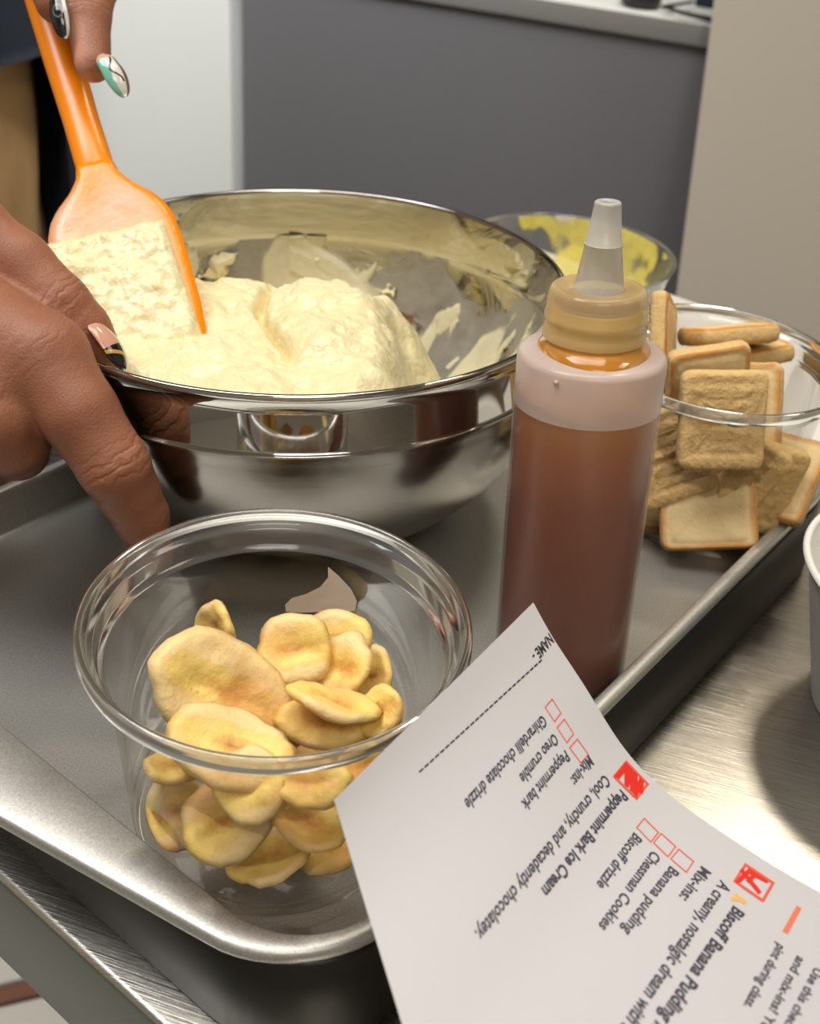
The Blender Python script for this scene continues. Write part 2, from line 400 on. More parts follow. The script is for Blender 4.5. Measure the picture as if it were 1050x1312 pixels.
tag(bl, 'small navy box behind the black strap on the counter', 'box')

# ------------------------------------------------------------------ work table
TZ = -0.020
tn0, tn1, tm0, tm1 = 0.0972, 0.590, -0.75, 0.44
tab = thing('work_table', 'brushed stainless steel work table under the baking tray', 'table', nm((tn0 + tn1) / 2, (tm0 + tm1) / 2, FZ), ROTN)
tt_ = bevel_box('table_top', (tn1 - tn0, tm1 - tm0, 0.043), 0.0022, [M_table, M_apron], tab, (0, 0, TZ - 0.0215 - FZ))
for p in tt_.data.polygons: p.material_index = 0 if abs(p.normal.z) > 0.5 else 1
for a in (-1, 1):
    for b in (-1, 1):
        bx_, by_ = a * ((tn1 - tn0) / 2 - 0.05), b * ((tm1 - tm0) / 2 - 0.06)
        mesh('leg', *lathe([(0.018, 0.012), (0.018, 0.840)], 20, True, True), M_edge, tab, True, (bx_, by_, 0), auto=40)
        mesh('foot', *lathe([(0.0, 0.0), (0.022, 0.0), (0.024, 0.006), (0.019, 0.0125), (0.0, 0.0125)], 20), M_black, tab, True, (bx_, by_, 0), auto=40)
bevel_box('undershelf', (tn1 - tn0 - 0.06, tm1 - tm0 - 0.08, 0.02), 0.003, M_table, tab, (0, 0, 0.22))
sh = bevel_box('white_board', (0.145, 0.62, 0.004), 0.001, M_sheet, None, nm(0.513, 0.10, TZ + 0.0021), ROTN)
tag(sh, 'flat white board on the table behind the baking tray', 'board')

# ------------------------------------------------------------------ baking tray
def build_tray():
    n0, n1, m0, m1, R, zt = 0.1132, 0.4050, 0.0985, 0.3000, 0.024, 0.015
    pts, nor, wid = [], [], []
    def corner(cn, cm, a0):
        for k in range(13):
            a = a0 + math.pi / 2 * k / 12; pts.append((cn + R * math.cos(a), cm + R * math.sin(a))); nor.append((math.cos(a), math.sin(a)))
    def run(pa, pb, nn, k=14):
        for i in range(1, k): pts.append(tuple(np.array(pa) + (np.array(pb) - np.array(pa)) * i / k)); nor.append(nn)
    corner(n1 - R, m0 + R, -math.pi / 2); run((n1, m0 + R), (n1, m1 - R), (1, 0))
    corner(n1 - R, m1 - R, 0); run((n1 - R, m1), (n0 + R, m1), (0, 1))
    corner(n0 + R, m1 - R, math.pi / 2); run((n0, m1 - R), (n0, m0 + R), (-1, 0), 24)
    corner(n0 + R, m0 + R, math.pi); run((n0 + R, m0), (n1 - R, m0), (0, -1))
    for p, q in zip(pts, nor):      # the rolled rim widens along the near left side
        k = max(0.0, -q[0]); wid.append(0.0048 + k * min(0.0150, 0.178 * max(0, p[1] - 0.102)))
    pts, nor, wid = map(np.array, (pts, nor, wid)); N = len(pts)
    rows = [(-0.0030, 0, 0.0), (-0.0014, 0, 0.0008), (-0.0006, 0, 0.004), (0.0, 0, 0.0128), (0.0004, 0, zt - 0.0004), (0.0009, 0, zt), (-0.0016, 1, zt - 0.0001), (-0.0007, 1, zt - 0.0004), (-0.0001, 1, zt - 0.0012),
            (0.0, 1, zt - 0.0030), (-0.0005, 1, zt - 0.0042), (-0.0016, 1, zt - 0.0046), (0.0044, 0, zt - 0.0050), (0.0050, 0, zt - 0.0056), (0.0064, 0, 0.0), (0.0070, 0, TZ + 0.0015), (0.0060, 0, TZ + 0.0003)]
    v, f = [], []
    for off, wf, z in rows:
        o = off + wf * wid
        for i in range(N):
            p = pts[i] + nor[i] * o[i]; v.append(nm(p[0], p[1], z))
    for r in range(len(rows) - 1):
        for i in range(N):
            j = (i + 1) % N; f.append((r * N + i, r * N + j, (r + 1) * N + j, (r + 1) * N + i))
    f.append(tuple(range(N - 1, -1, -1))); f.append(tuple(range((len(rows) - 1) * N, len(rows) * N)))
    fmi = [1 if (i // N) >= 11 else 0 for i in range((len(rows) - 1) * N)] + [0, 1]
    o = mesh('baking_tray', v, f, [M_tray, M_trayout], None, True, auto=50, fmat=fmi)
    bm = bmesh.new(); bm.from_mesh(o.data); bmesh.ops.recalc_face_normals(bm, faces=bm.faces); bm.to_mesh(o.data); bm.free()
    return tag(o, 'grey metal rimmed baking tray holding the bowl, bottle and clear cups', 'tray')
build_tray()

# ------------------------------------------------------------------ mixing bowl and pudding
BC = np.array([-0.0447, 0.3672, 0.0831]); BAX = np.array([-0.03, 0.0149, 1.0]); BROT = axis_frame(BAX)
bowl = thing('mixing_bowl', 'large polished stainless steel mixing bowl full of cream pudding', 'bowl', BC, BROT)
BD = BC[2] - 0.0194
def bowl_r(z):       # outer radius below the rim
    if z > -0.0194: return 0.0909 + (0.0915 - 0.0909) * (-z / 0.0194)
    t = min(1.0, (-0.0194 - z) / BD); return 0.04 + 0.0518 * (1 - t ** 1.7) ** (1 / 1.7)
out = [(0.0, -BC[2] + 0.0021), (0.030, -BC[2] + 0.0019), (0.037, -BC[2] + 0.0016), (0.040, -BC[2] + 0.0024)]
for t in np.linspace(0.985, 0.0, 30): out.append((bowl_r(-0.0194 - BD * t) + (0.0004 if t < 0.01 else 0), -0.0194 - BD * t if t < 0.98 else -0.0194 - BD * 0.975))
lower = len(out)
out += [(0.0922, -0.0192), (0.0923, -0.0188), (0.0920, -0.0184), (0.0912, -0.0180), (0.0911, -0.0176), (0.0909, -0.006), (0.0909, -0.0022), (0.0915, -0.0018), (0.0919, -0.0008), (0.0916, 0.0002), (0.0908, 0.0006), (0.0901, 0.0), (0.0899, -0.001)]
inn = [(0.0899, -0.006), (0.0902, -0.0174), (0.0905, -0.0194)] + [(bowl_r(-0.0194 - BD * t) - 0.0010, -0.0194 - BD * t) for t in np.linspace(0.02, 0.95, 26)] + [(0.0, -0.0194 - BD * 0.95)]
pr = out + inn
bv, bf = lathe(pr, 128)
fm = []
for i in range(len(pr) - 1): fm += [1 if i < lower else 0] * 128
mesh('bowl_shell', bv, bf, [M_polish, M_satin], bowl, True, fmat=fm)

def bowl_in(z):
    if z > -0.0194: return 0.0902
    return bowl_r(z) - 0.0010
_zz = np.linspace(-0.0194 - BD * 0.95, 0, 200); _rr = np.array([bowl_in(z) for z in _zz])
def bowl_floor(r): return float(np.interp(r, _rr, _zz)) if r < _rr[-60] else float(np.interp(r, _rr[:160], _zz[:160]))

def build_pudding():
    def hgt(x, y):
        h = -0.0072 - 0.048 * float(smooth01(y, 0.004 - 0.10 * max(0, x - 0.02), 0.046)) - 0.050 * float(smooth01(x + 0.35 * max(0, y) + 0.010 * fbm((x, y, 0.3), 40, 2, 9.0), 0.018, 0.078))
        h -= 0.0035 * float(smooth01(-y, 0.05, 0.09))
        p = (x, y, 0.0)
        h += 0.0050 * fbm(p, 26, 2, 3.1) + 0.0022 * fbm(p, 75, 3, 7.7) + 0.0012 * fbm(p, 170, 3, 1.7)
        cx_ = -0.012 + 0.010 * (0.01 - y) / 0.05 + 0.004 * math.sin(y * 90)      # folded ridge and its dark crease
        dx = x - cx_
        if -0.055 < y < 0.012:
            w = float(smooth01(y, -0.055, -0.038) * (1 - smooth01(y, -0.002, 0.012)))
            h += w * (0.0050 * math.exp(-((dx - 0.012) / 0.010) ** 2) - 0.0085 * math.exp(-(dx / 0.0018) ** 2))
        return min(-0.0022, h + 0.0045 * math.exp(-((x - 0.018) / 0.014) ** 2 - ((y + 0.004) / 0.012) ** 2))
    v, f = [], []; NA, NR = 260, 100
    for i in range(NA):
        a = 2 * math.pi * i / NA; ca, sa = math.cos(a), math.sin(a); rw = 0.0901
        for r in np.linspace(0.0901, 0.02, 240):
            if hgt(r * ca, r * sa) > (bowl_floor(r) if r < 0.0897 else -0.019): rw = r; break
        for j in range(NR + 1):
            r = rw * j / NR; h = hgt(r * ca, r * sa); e = float(smooth01(j / NR, 0.955, 1.0))
            v.append((r * ca, r * sa, h - 0.0012 * e * e))
    for i in range(NA):
        i2 = (i + 1) % NA
        for j in range(NR): f.append((i * (NR + 1) + j, i * (NR + 1) + j + 1, i2 * (NR + 1) + j + 1, i2 * (NR + 1) + j))
    used = range(len(v)); mp = {k: k for k in used}
    o = mesh('pudding', [v[k] for k in used], [tuple(mp[k] for k in q) for q in f], M_pud, None, True, BC, BROT)
    tag(o, 'thick cream coloured pudding mounded inside the steel mixing bowl', 'pudding')
    # smears left up the bowl wall
    def smear(name, seed, thr, a0, a1, z0, z1, th, mat, sc, bias, soft=0.10, drip=None):
        na, nz = 380, 90; vv, hh = [], []
        for j in range(nz):
            z = z0 + (z1 - z0) * j / (nz - 1)
            for i in range(na):
                a = math.radians(a0 + (a1 - a0) * i / (na - 1)); r = bowl_in(z); p = (r * math.cos(a) * 1.0, r * math.sin(a), z * 1.35)
                if drip is not None: u_, w_ = a * 0.08, z * 1.2; p = (u_ * math.cos(drip) + w_ * math.sin(drip), (w_ * math.cos(drip) - u_ * math.sin(drip)) * 0.30, 0.0)
                t = fbm(p, sc, 4, seed) - thr + bias(i / (na - 1), j / (nz - 1))
                d = min(1.0, max(0.0, t * 3.2)); rr = r - 0.00015 - th * d ** 0.8
                hh.append(t); vv.append((rr * math.cos(a), rr * math.sin(a), z))
        ff = []
        for j in range(nz - 1):
            for i in range(na - 1):
                q = (j * na + i, j * na + i + 1, (j + 1) * na + i + 1, (j + 1) * na + i)
                if min(hh[k] for k in q) > 0: ff.append(q)
        us = sorted({k for q in ff for k in q}); m2 = {k: i for i, k in enumerate(us)}
        s = mesh(name, [vv[k] for k in us], [tuple(m2[k] for k in q) for q in ff], mat, o, True); s['kind'] = 'stuff'
        at_ = s.data.attributes.new('cover', 'FLOAT', 'POINT'); at_.data.foreach_set('value', [float(smooth01(hh[k], 0.0, soft)) for k in us])
    smear('thin_smear', 4.2, 0.02, -25, 175, -0.066, -0.0200, 0.0002, M_thinsmear, 26, lambda u, w: 0.75 * (0.78 - w) + 0.1 * math.sin(u * 31), 0.22)
    smear('smear', 1.3, 0.16, -30, 178, -0.064, -0.0185, 0.0012, M_smear, 40, lambda u, w: 0.5 * (0.52 - w) + 0.12 * math.sin(u * 23), 0.12, 0.15)
    smear('smear', 12.4, 0.22, -20, 175, -0.058, -0.0185, 0.0012, M_smear, 95, lambda u, w: 0.35 * (0.55 - w), 0.12, 0.25)
    smear('smear', 8.8, 0.16, 70, 178, -0.058, -0.024, 0.0050, M_pud, 45, lambda u, w: 0.55 * (0.62 - w))
    smear('smear', 5.6, 0.20, -25, 100, -0.058, -0.018, 0.0022, M_smear, 30, lambda u, w: 0.25 * (0.5 - w) + 0.06 * math.sin(w * 16 + u * 9), 0.16, -0.9)
    return o
pud = build_pudding()

# ------------------------------------------------------------------ spatula
SP_N, SP_T = at(122, 215, 0.385), at(200, 500, 0.357)
sv_ = SP_T - SP_N; SP_L = np.linalg.norm(sv_); sv_ = sv_ / SP_L
tow = CAM - SP_N; sw = tow - sv_ * (tow @ sv_); sw /= np.linalg.norm(sw); su = np.cross(sw, sv_); su = -su if su @ CX < 0 else su
sw = np.cross(su, sv_); sw = sw if sw @ tow > 0 else -sw
SROT = Matrix((tuple(su), tuple(np.cross(sw, su)), tuple(sw))).transposed()      # x: right, y: up the handle, z: towards viewer
spat = thing('spatula', 'orange silicone spatula coated with pudding, held upright in the bowl', 'spatula', SP_N, SROT)
ysgn = -1 if np.cross(sw, su) @ sv_ > 0 else 1
def blade():
    ol = [(0.000, 0.0064, 0), (0.004, 0.0072, 0), (0.009, 0.0105, 0), (0.014, 0.0155, 0), (0.019, 0.0188, 0), (0.024, 0.0205, 0), (0.032, 0.0212, 0), (0.045, 0.0213, 0), (0.060, 0.0210, 0), (0.070, 0.0200, 0), (0.076, 0.0185, 0), (0.080, 0.015, 0)]
    v, f, film = [], [], []; K = 15
    vs = np.array([o[0] for o in ol]); ws = np.array([o[1] for o in ol])
    rows = np.linspace(0, 0.080, 44)
    for y in rows:
        w = float(np.interp(y, vs, ws)); th = 0.0034 - 0.0022 * float(smooth01(y, 0.0, 0.035))
        for k in range(K * 2):
            if k < K: c = -1 + 2 * k / (K - 1); s = 1
            else: c = 1 - 2 * (k - K) / (K - 1); s = -1
            prof = math.sqrt(max(0, 1 - abs(c) ** 5))
            v.append((c * w + 0.0006 * 0, -y, s * th * (0.25 + 0.75 * prof) * (1 if s > 0 else 0.8)))
            e = float(smooth01(1 - abs(c + 0.05), 0.10, 0.34)) if c > 0 else 1.0
            film.append(e * float(smooth01(y + 0.003 * math.sin(c * 5), 0.004, 0.020)) if s > 0 else 0.2)
    R_ = len(rows); n = K * 2
    for j in range(R_ - 1):
        for k in range(n): f.append((j * n + k, j * n + (k + 1) % n, (j + 1) * n + (k + 1) % n, (j + 1) * n + k))
    f.append(tuple(range(n))); f.append(tuple(range(R_ * n - 1, (R_ - 1) * n - 1, -1)))
    o = mesh('spatula_blade', v, f, M_blade, spat, True)
    a = o.data.attributes.new('film', 'FLOAT', 'POINT'); a.data.foreach_set('value', film)
    bm = bmesh.new(); bm.from_mesh(o.data); bmesh.ops.recalc_face_normals(bm, faces=bm.faces); bm.to_mesh(o.data); bm.free()
    v, f, n = [], [], 20
    hr = [(-0.0140, 0.0025, 0.0002), (-0.0100, 0.0040, 0.0008), (-0.0050, 0.0055, 0.0022), (-0.0005, 0.0063, 0.0034), (0.008, 0.0062, 0.0040), (0.020, 0.0061, 0.0044), (0.045, 0.0066, 0.0046), (0.080, 0.0070, 0.0048), (0.115, 0.0068, 0.0048), (0.128, 0.0058, 0.0042), (0.134, 0.0030, 0.0025)]
    for y, a_, b_ in hr:
        for k in range(n):
            w = 2 * math.pi * k / n; v.append((a_ * math.cos(w) - 0.02 * y, y, b_ * math.sin(w)))
    for j in range(len(hr) - 1):
        for k in range(n): f.append((j * n + k, j * n + (k + 1) % n, (j + 1) * n + (k + 1) % n, (j + 1) * n + k))
    f.append(tuple(range(n))); f.append(tuple(range(len(hr) * n - 1, (len(hr) - 1) * n - 1, -1)))
    mesh('handle', v, f, M_orange, spat, True)
    # pudding heaped on the lower blade
    v, f = [], []; nx, ny = 70, 70
    for j in range(ny):
        y = 0.0275 + (0.086 - 0.0275) * j / (ny - 1)
        for i in range(nx):
            c = -1 + 2 * i / (nx - 1)
            xl = -0.0262; xr = 0.0172 + 0.0016 * (y - 0.03) / 0.05
            x = (xl + xr) / 2 + c * (xr - xl) / 2
            e = min(1, (1 - abs(c)) * 7) ** 0.5 * min(1, j / 4.0) ** 0.5
            top = 0.0016 * fbm((x, 0, 0), 160, 2, 2.0)
            d = 0.0014 + e * (0.0042 + 0.0011 * fbm((x, y, 0), 110, 3, 5.0) + 0.0010 * fbm((x, y, 0.1), 260, 2, 1.0))
            v.append((x, -(y + (top if j == 0 else top * max(0, 1 - j / 12))), d if e > 0.02 else 0.0002))
    for j in range(ny - 1):
        for i in range(nx - 1): f.append((j * nx + i, (j + 1) * nx + i, (j + 1) * nx + i + 1, j * nx + i + 1))
    mesh('pudding_coating', v, f, M_pud, spat, True)
blade()

# ------------------------------------------------------------------ squeeze bottle
BO = np.array([0.05005, 0.2722, 0.0006]); BOT = axis_frame((math.tan(-0.0523), math.tan(0.0888), 1.0))
BR, BH, CT = 0.01995, 0.1043, 0.1217
bot = thing('squeeze_bottle', 'clear squeeze bottle of brown caramel sauce with a frosted nozzle', 'bottle', BO, BOT)
def ldpe(name, white, haze, rough, gain=0.6):
    t = NT(name)
    tr = t.node('ShaderNodeBsdfTransparent', {'Color': (0.96, 0.95, 0.93, 1)}).outputs[0]
    df = t.node('ShaderNodeBsdfDiffuse', {'Color': white}).outputs[0]; tl = t.node('ShaderNodeBsdfTranslucent', {'Color': white}).outputs[0]
    b = t.node('ShaderNodeMixShader', {0: 0.22, 1: df, 2: tl}).outputs[0]
    a = t.node('ShaderNodeMixShader', {0: haze, 1: tr, 2: b}).outputs[0]
    gl = t.node('ShaderNodeBsdfGlossy', {'Color': (1, 1, 1, 1), 'Roughness': rough}).outputs[0]
    fr = t.math('MULTIPLY', t.node('ShaderNodeFresnel', {'IOR': 1.5}).outputs[0], gain, True)
    return t.surf(t.node('ShaderNodeMixShader', {0: fr, 1: a, 2: gl}).outputs[0])
M_ldpe = ldpe('milky_bottle_plastic', srgb(236, 220, 212), 0.10, 0.28)
M_ldpe_top = ldpe('milky_shoulder_plastic', srgb(240, 224, 216), 0.70, 0.22)
M_noz = ldpe('frosted_nozzle_plastic', srgb(232, 230, 222), 0.66, 0.25)
M_capp = ldpe('amber_cap_plastic', srgb(255, 224, 162), 0.42, 0.15)
def sauce_mat():
    t = NT('caramel_sauce'); o = t.obj(); s = t.node('ShaderNodeSeparateXYZ'); t.link(o, s.inputs[0])
    n = t.noise(40, 3, 0.5, o)
    c = t.ramp(t.math('ADD', t.math('MULTIPLY', s.outputs[2], 9.0), t.math('MULTIPLY', n, 0.05)), [(0.0, srgb(158, 78, 44)), (0.60, srgb(178, 92, 50)), (0.76, srgb(214, 122, 48)), (0.86, srgb(242, 164, 62))])
    return t.surf(t.bsdf(c, 0.3, 0, None, **{'Subsurface Weight': 0.3, 'Subsurface Radius': (0.008, 0.003, 0.001)}))
M_sauce = sauce_mat()
M_amber = plain('caramel_drip', srgb(255, 214, 120), 0.15, 0, None, **{'Subsurface Weight': 0.3, 'Subsurface Radius': (0.006, 0.004, 0.001)})
M_pool = plain('caramel_pool', srgb(226, 152, 52), 0.12, 0, None, **{'Transmission Weight': 0.35})
prof = [(0.0, 0.0), (BR - 0.003, 0.0), (BR - 0.0008, 0.0008), (BR, 0.003), (BR, 0.0895), (BR, 0.0925), (BR, BH - 0.0018), (BR - 0.0005, BH - 0.0006), (BR - 0.0016, BH), (0.0135, BH + 0.0008), (0.0116, BH + 0.0016), (0.0112, BH + 0.003), (0.0112, CT - 0.004)]
bv, bf = lathe(prof, 96); fm = []
for i in range(len(prof) - 1): fm += [1 if i >= 4 else 0] * 96
mesh('bottle_body', bv, bf, [M_ldpe, M_ldpe_top], bot, True, fmat=fm, auto=60)
def sauce():
    n, v, f = 96, [], []; pr = [(BR - 0.0045, 0.0012), (BR - 0.0014, 0.0022), (BR - 0.0009, 0.0045)] + [(BR - 0.0009, 0.01 + 0.01 * k) for k in range(8)]
    top = lambda a: 0.0915 + 0.0012 * math.sin(a - 0.9) + 0.0008 * math.sin(2 * a + 0.5)
    for r, z in pr:
        for k in range(n): a = 2 * math.pi * k / n; v.append((r * math.cos(a), r * math.sin(a), z))
    for r in (BR - 0.0009, BR - 0.0016, BR - 0.006):
        for k in range(n): a = 2 * math.pi * k / n; v.append((r * math.cos(a), r * math.sin(a), top(a) - (0.0009 if r < BR - 0.001 else 0)))
    m = len(pr) + 3
    for j in range(m - 1):
        for k in range(n): f.append((j * n + k, j * n + (k + 1) % n, (j + 1) * n + (k + 1) % n, (j + 1) * n + k))
    f.append(tuple(range(n - 1, -1, -1))); f.append(tuple(range((m - 1) * n, m * n)))
    mesh('caramel_sauce', v, f, M_sauce, bot, True, auto=50)
sauce()
cp = [(0.0122, BH + 0.0042), (0.0137, BH + 0.0040), (0.0137, BH + 0.0060), (0.0133, BH + 0.0064), (0.0133, BH + 0.0085), (0.0136, BH + 0.0090), (0.0136, BH + 0.0102), (0.0132, BH + 0.0108), (0.0132, CT - 0.0040), (0.0127, CT - 0.0014), (0.0121, CT - 0.0003), (0.0112, CT), (0.0100, CT - 0.0005), (0.0070, CT - 0.0005)]
capo = mesh('screw_cap', *lathe(cp, 80), M_capp, bot, True, auto=60)
cv, cf = lathe([(0.0114, BH + 0.0009), (0.0121, BH + 0.0050), (0.0118, CT - 0.0055), (0.0113, CT - 0.0050)], 64)
mesh('caramel_ring', cv, cf, M_amber, capo, True)
cv, cf = [], []
for j, (r0, z) in enumerate([(0.0112, BH + 0.0036), (0.0126, BH + 0.0034), (0.0142, BH + 0.0020), (0.0150, BH + 0.0010), (0.0151, BH + 0.0002)]):
    for k in range(64):
        a = 2 * math.pi * k / 64; e = (0.0012 * math.cos(a + 1.2) + 0.0006 * math.sin(3 * a)) * (j / 4.0); cv.append(((r0 + e) * math.cos(a), (r0 + e) * math.sin(a), z))
for j in range(4):
    for k in range(64): cf.append((j * 64 + k, j * 64 + (k + 1) % 64, (j + 1) * 64 + (k + 1) % 64, (j + 1) * 64 + k))
mesh('caramel_pool', cv, cf, M_pool, bot, True)
noz = mesh('nozzle', *lathe([(0.0068, CT - 0.0006), (0.0064, CT + 0.0004), (0.0061, CT + 0.0022), (0.00475, 0.1322), (0.00495, 0.1324), (0.00495, 0.1329), (0.0046, 0.1331), (0.0034, 0.1428), (0.0034, 0.1432), (0.0030, 0.1436), (0.0020, 0.1436), (0.0014, 0.1430), (0.0014, 0.1400)], 56), M_noz, bot, True, auto=60)
mesh('drop', *lathe([(0, -0.0007), (0.0006, -0.0004), (0.0008, 0), (0.0006, 0.0004), (0, 0.0007)], 12), M_ldpe_top, bot, True, (0.0 + BR * math.sin(-0.55), -BR * math.cos(-0.55), BH - 0.0030))

# ------------------------------------------------------------------ clear cups
def cup_profile(R, h, b):
    k = R / 0.046; wall = lambda z: b + (0.0398 * k - b) * (z / (h - 0.0100))
    return [(0.0, 0.0022), (b - 0.006, 0.0022), (b - 0.004, 0.0006), (b - 0.002, 0.0), (b - 0.0004, 0.0006), (b, 0.002), (b + 0.0004, 0.0050), (b - 0.0004, 0.0055)] + [(wall(z), z) for z in np.linspace(0.0062, h - 0.0104, 12)] + \
        [(0.0398 * k, h - 0.0102)]
def rim_profile(R, h):
    k = R / 0.046
    return [(0.0398 * k, h - 0.0102), (0.0400 * k, h - 0.0095), (0.0410 * k, h - 0.0090), (0.0414 * k, h - 0.0084), (0.0416 * k, h - 0.0050), (0.0420 * k, h - 0.0042), (0.0431 * k, h - 0.0038), (0.0435 * k, h - 0.0032), (0.0438 * k, h - 0.0012), (0.0440 * k, h - 0.0004), (0.0445 * k, h), (0.0453 * k, h), (0.0458 * k, h - 0.0005), (0.0458 * k, h - 0.0012), (0.0460 * k, h - 0.0016), (0.0461 * k, h - 0.0034), (0.0458 * k, h - 0.0040), (0.0452 * k, h - 0.0038), (0.0450 * k, h - 0.0020), (0.0443 * k, h - 0.0010), (0.0438 * k, h - 0.0012)]
def make_cup(label, loc, R, h, b):
    root = thing('plastic_cup', label, 'cup', loc)
    mesh('cup_wall', *lathe(cup_profile(R, h, b), 120), M_pet, root, True, auto=70)
    mesh('cup_rim', *lathe(rim_profile(R, h), 120), M_petrim, root, True, auto=70)
    return root
CA_ = np.array([-0.0288, 0.2081, 0.0003]); CB_ = np.array([0.1054, 0.3770, 0.0003])
make_cup('clear plastic cup of dried banana chips at the front of the tray', CA_, 0.046, 0.0636, 0.0362)
ca = bpy.data.objects['plastic_cup']
cb = make_cup('clear plastic cup of shortbread cookies behind the squeeze bottle', CB_, 0.0449, 0.0622, 0.0352)
mesh('pudding_dab', *lathe([(0, -0.0012), (0.0020, -0.0009), (0.0028, 0.0002), (0.0018, 0.0013), (0, 0.0016)], 14), M_pud, cb, True, at(870, 396, 0.452) - CB_)

def wall_reflection():  # pale teardrop reflection in the cup wall, built as a coloured patch
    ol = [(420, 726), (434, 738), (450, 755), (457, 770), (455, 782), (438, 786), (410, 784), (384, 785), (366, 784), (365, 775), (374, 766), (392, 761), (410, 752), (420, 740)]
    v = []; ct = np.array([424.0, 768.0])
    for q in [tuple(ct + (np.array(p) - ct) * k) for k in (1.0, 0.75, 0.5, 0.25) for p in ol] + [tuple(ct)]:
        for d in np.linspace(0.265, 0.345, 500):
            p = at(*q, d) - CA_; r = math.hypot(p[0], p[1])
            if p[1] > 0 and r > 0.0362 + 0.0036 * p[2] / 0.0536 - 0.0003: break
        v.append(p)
    n = len(ol); mesh('painted_reflection', v, [(j * n + k, j * n + (k + 1) % n, (j + 1) * n + (k + 1) % n, (j + 1) * n + k) for j in range(3) for k in range(n)] + [(3 * n + k, 3 * n + (k + 1) % n, 4 * n) for k in range(n)], M_reflection, ca, True)
M_reflection = plain('reflection_colour', srgb(236, 220, 204), 0.35)
wall_reflection()

# ------------------------------------------------------------------ banana chips
def chip_mesh(ra, rb, th, bend, twist, seed):
    v, f = [], []; NR, NA = 7, 34
    for side in (1, -1):
        for i in range(NR + 1):
            q = i / NR
            for k in range(NA):
                a = 2 * math.pi * k / NA
                e = 1 + 0.13 * fbm((math.cos(a), math.sin(a), seed), 1.3, 3, seed)
                x, y = q * ra * e * math.cos(a), q * rb * e * math.sin(a)
                z = bend * (x * x) / (ra * ra) + twist * x * y / (ra * rb) + 0.0014 * fbm((x, y, 0), 110, 3, seed)
                t = th / 2 * (1 - 0.55 * math.exp(-(x / (ra * 0.75)) ** 2 - (y / (rb * 0.22)) ** 2)) * (math.sqrt(max(0, 1 - q ** 12)) if q < 1 else 0.0)
                v.append((x, y, z + side * t))
    n = (NR + 1) * NA
    for s in (0, 1):
        for i in range(NR):
            for k in range(NA):
                k2 = (k + 1) % NA; q = (s * n + i * NA + k, s * n + i * NA + k2, s * n + (i + 1) * NA + k2, s * n + (i + 1) * NA + k)
                f.append(q if s == 1 else q[::-1])
    bm = bmesh.new(); vs = [bm.verts.new(p) for p in v]
    for q in f:
        try: bm.faces.new([vs[i] for i in q])
        except ValueError: pass
    bmesh.ops.remove_doubles(bm, verts=bm.verts[:], dist=1e-6); bmesh.ops.recalc_face_normals(bm, faces=bm.faces)
    bm.verts.index_update(); r = [tuple(x.co) for x in bm.verts], [tuple(x.index for x in q.verts) for q in bm.faces]; bm.free(); return r
def cam_rot(rx, ry, rz): return CAMR @ Euler(tuple(math.radians(a) for a in (rx, ry, rz)), 'XYZ').to_matrix()
CG = 'dried banana chips in the front cup'
# px, py, distance, half sizes, bend, rotation in the viewer's frame, label
CHIPS = [
 (280, 884, 0.260, 0.0182, 0.0124, 0.0030, (-22, 18, -32), 'largest banana chip, long oval with a brown centre groove, at top left'),
 (296, 958, 0.246, 0.0140, 0.0098, 0.0016, (-40, 6, -18), 'pale banana chip just inside the front of the cup rim'),
 (279, 804, 0.283, 0.0092, 0.0066, 0.0016, (-12, -46, 38), 'small curled banana chip standing upright behind the largest oval one'),
 (377, 832, 0.270, 0.0088, 0.0090, 0.0010, (-12, 8, 10), 'round banana chip with a dark brown centre facing the viewer'),
 (428, 826, 0.278, 0.0098, 0.0090, 0.0012, (-16, -10, 20), 'topmost banana chip at the back, behind the dark centred one'),
 (441, 858, 0.271, 0.0070, 0.0094, 0.0012, (-14, -26, -14), 'tall narrow banana chip right of the dark centred one'),
 (424, 900, 0.258, 0.0108, 0.0070, 0.0016, (-72, 10, -16), 'banana chip seen edge on, tilted across the middle of the pile'),
 (415, 926, 0.262, 0.0120, 0.0060, 0.0010, (-28, 4, -8), 'deep yellow banana chip under the edge-on one'),
 (478, 868, 0.282, 0.0060, 0.0080, 0.0012, (-20, -30, 10), 'small banana chip at the far right of the pile, half hidden'),
 (487, 912, 0.262, 0.0058, 0.0064, 0.0010, (-30, -18, 30), 'banana chip with toasted brown specks at the right of the pile'),
 (322, 1004, 0.243, 0.0076, 0.0084, 0.0012, (-12, 4, 20), 'squarish banana chip pressed to the front wall under the rim'),
 (402, 1004, 0.242, 0.0084, 0.0056, 0.0010, (-20, -6, 4), 'yellow banana chip right of the squarish one, under the rim'),
 (462, 984, 0.243, 0.0070, 0.0052, 0.0010, (-26, -20, 24), 'banana chip partly behind the paper edge, just below the rim'),
 (398, 1056, 0.252, 0.0088, 0.0060, 0.0022, (-34, -10, -24), 'curved banana chip in the lower right of the front cup'),
 (290, 1052, 0.254, 0.0104, 0.0098, 0.0012, (-8, 18, 30), 'broad pale banana chip against the lower left cup wall'),
 (222, 982, 0.262, 0.0068, 0.0056, 0.0012, (-50, 30, 10), 'small brownish banana chip at the far left below the rim'),
 (272, 982, 0.260, 0.0082, 0.0054, 0.0014, (-58, 12, -12), 'banana chip tucked under the pale one at the left rim'),
 (222, 1040, 0.268, 0.0066, 0.0096, 0.0010, (-10, 34, 10), 'greyish banana chip low at the far left of the cup'),
 (345, 1098, 0.262, 0.0100, 0.0072, 0.0014, (-44, 0, 14), 'lowest banana chip at the front of the cup bottom'),
 (420, 1096, 0.268, 0.0080, 0.0056, 0.0012, (-60, -12, 8), 'dark shaded banana chip low on the right'),
]
DARK = [(400, 934, 0.2565), (462, 905, 0.2600), (392, 846, 0.2680)]
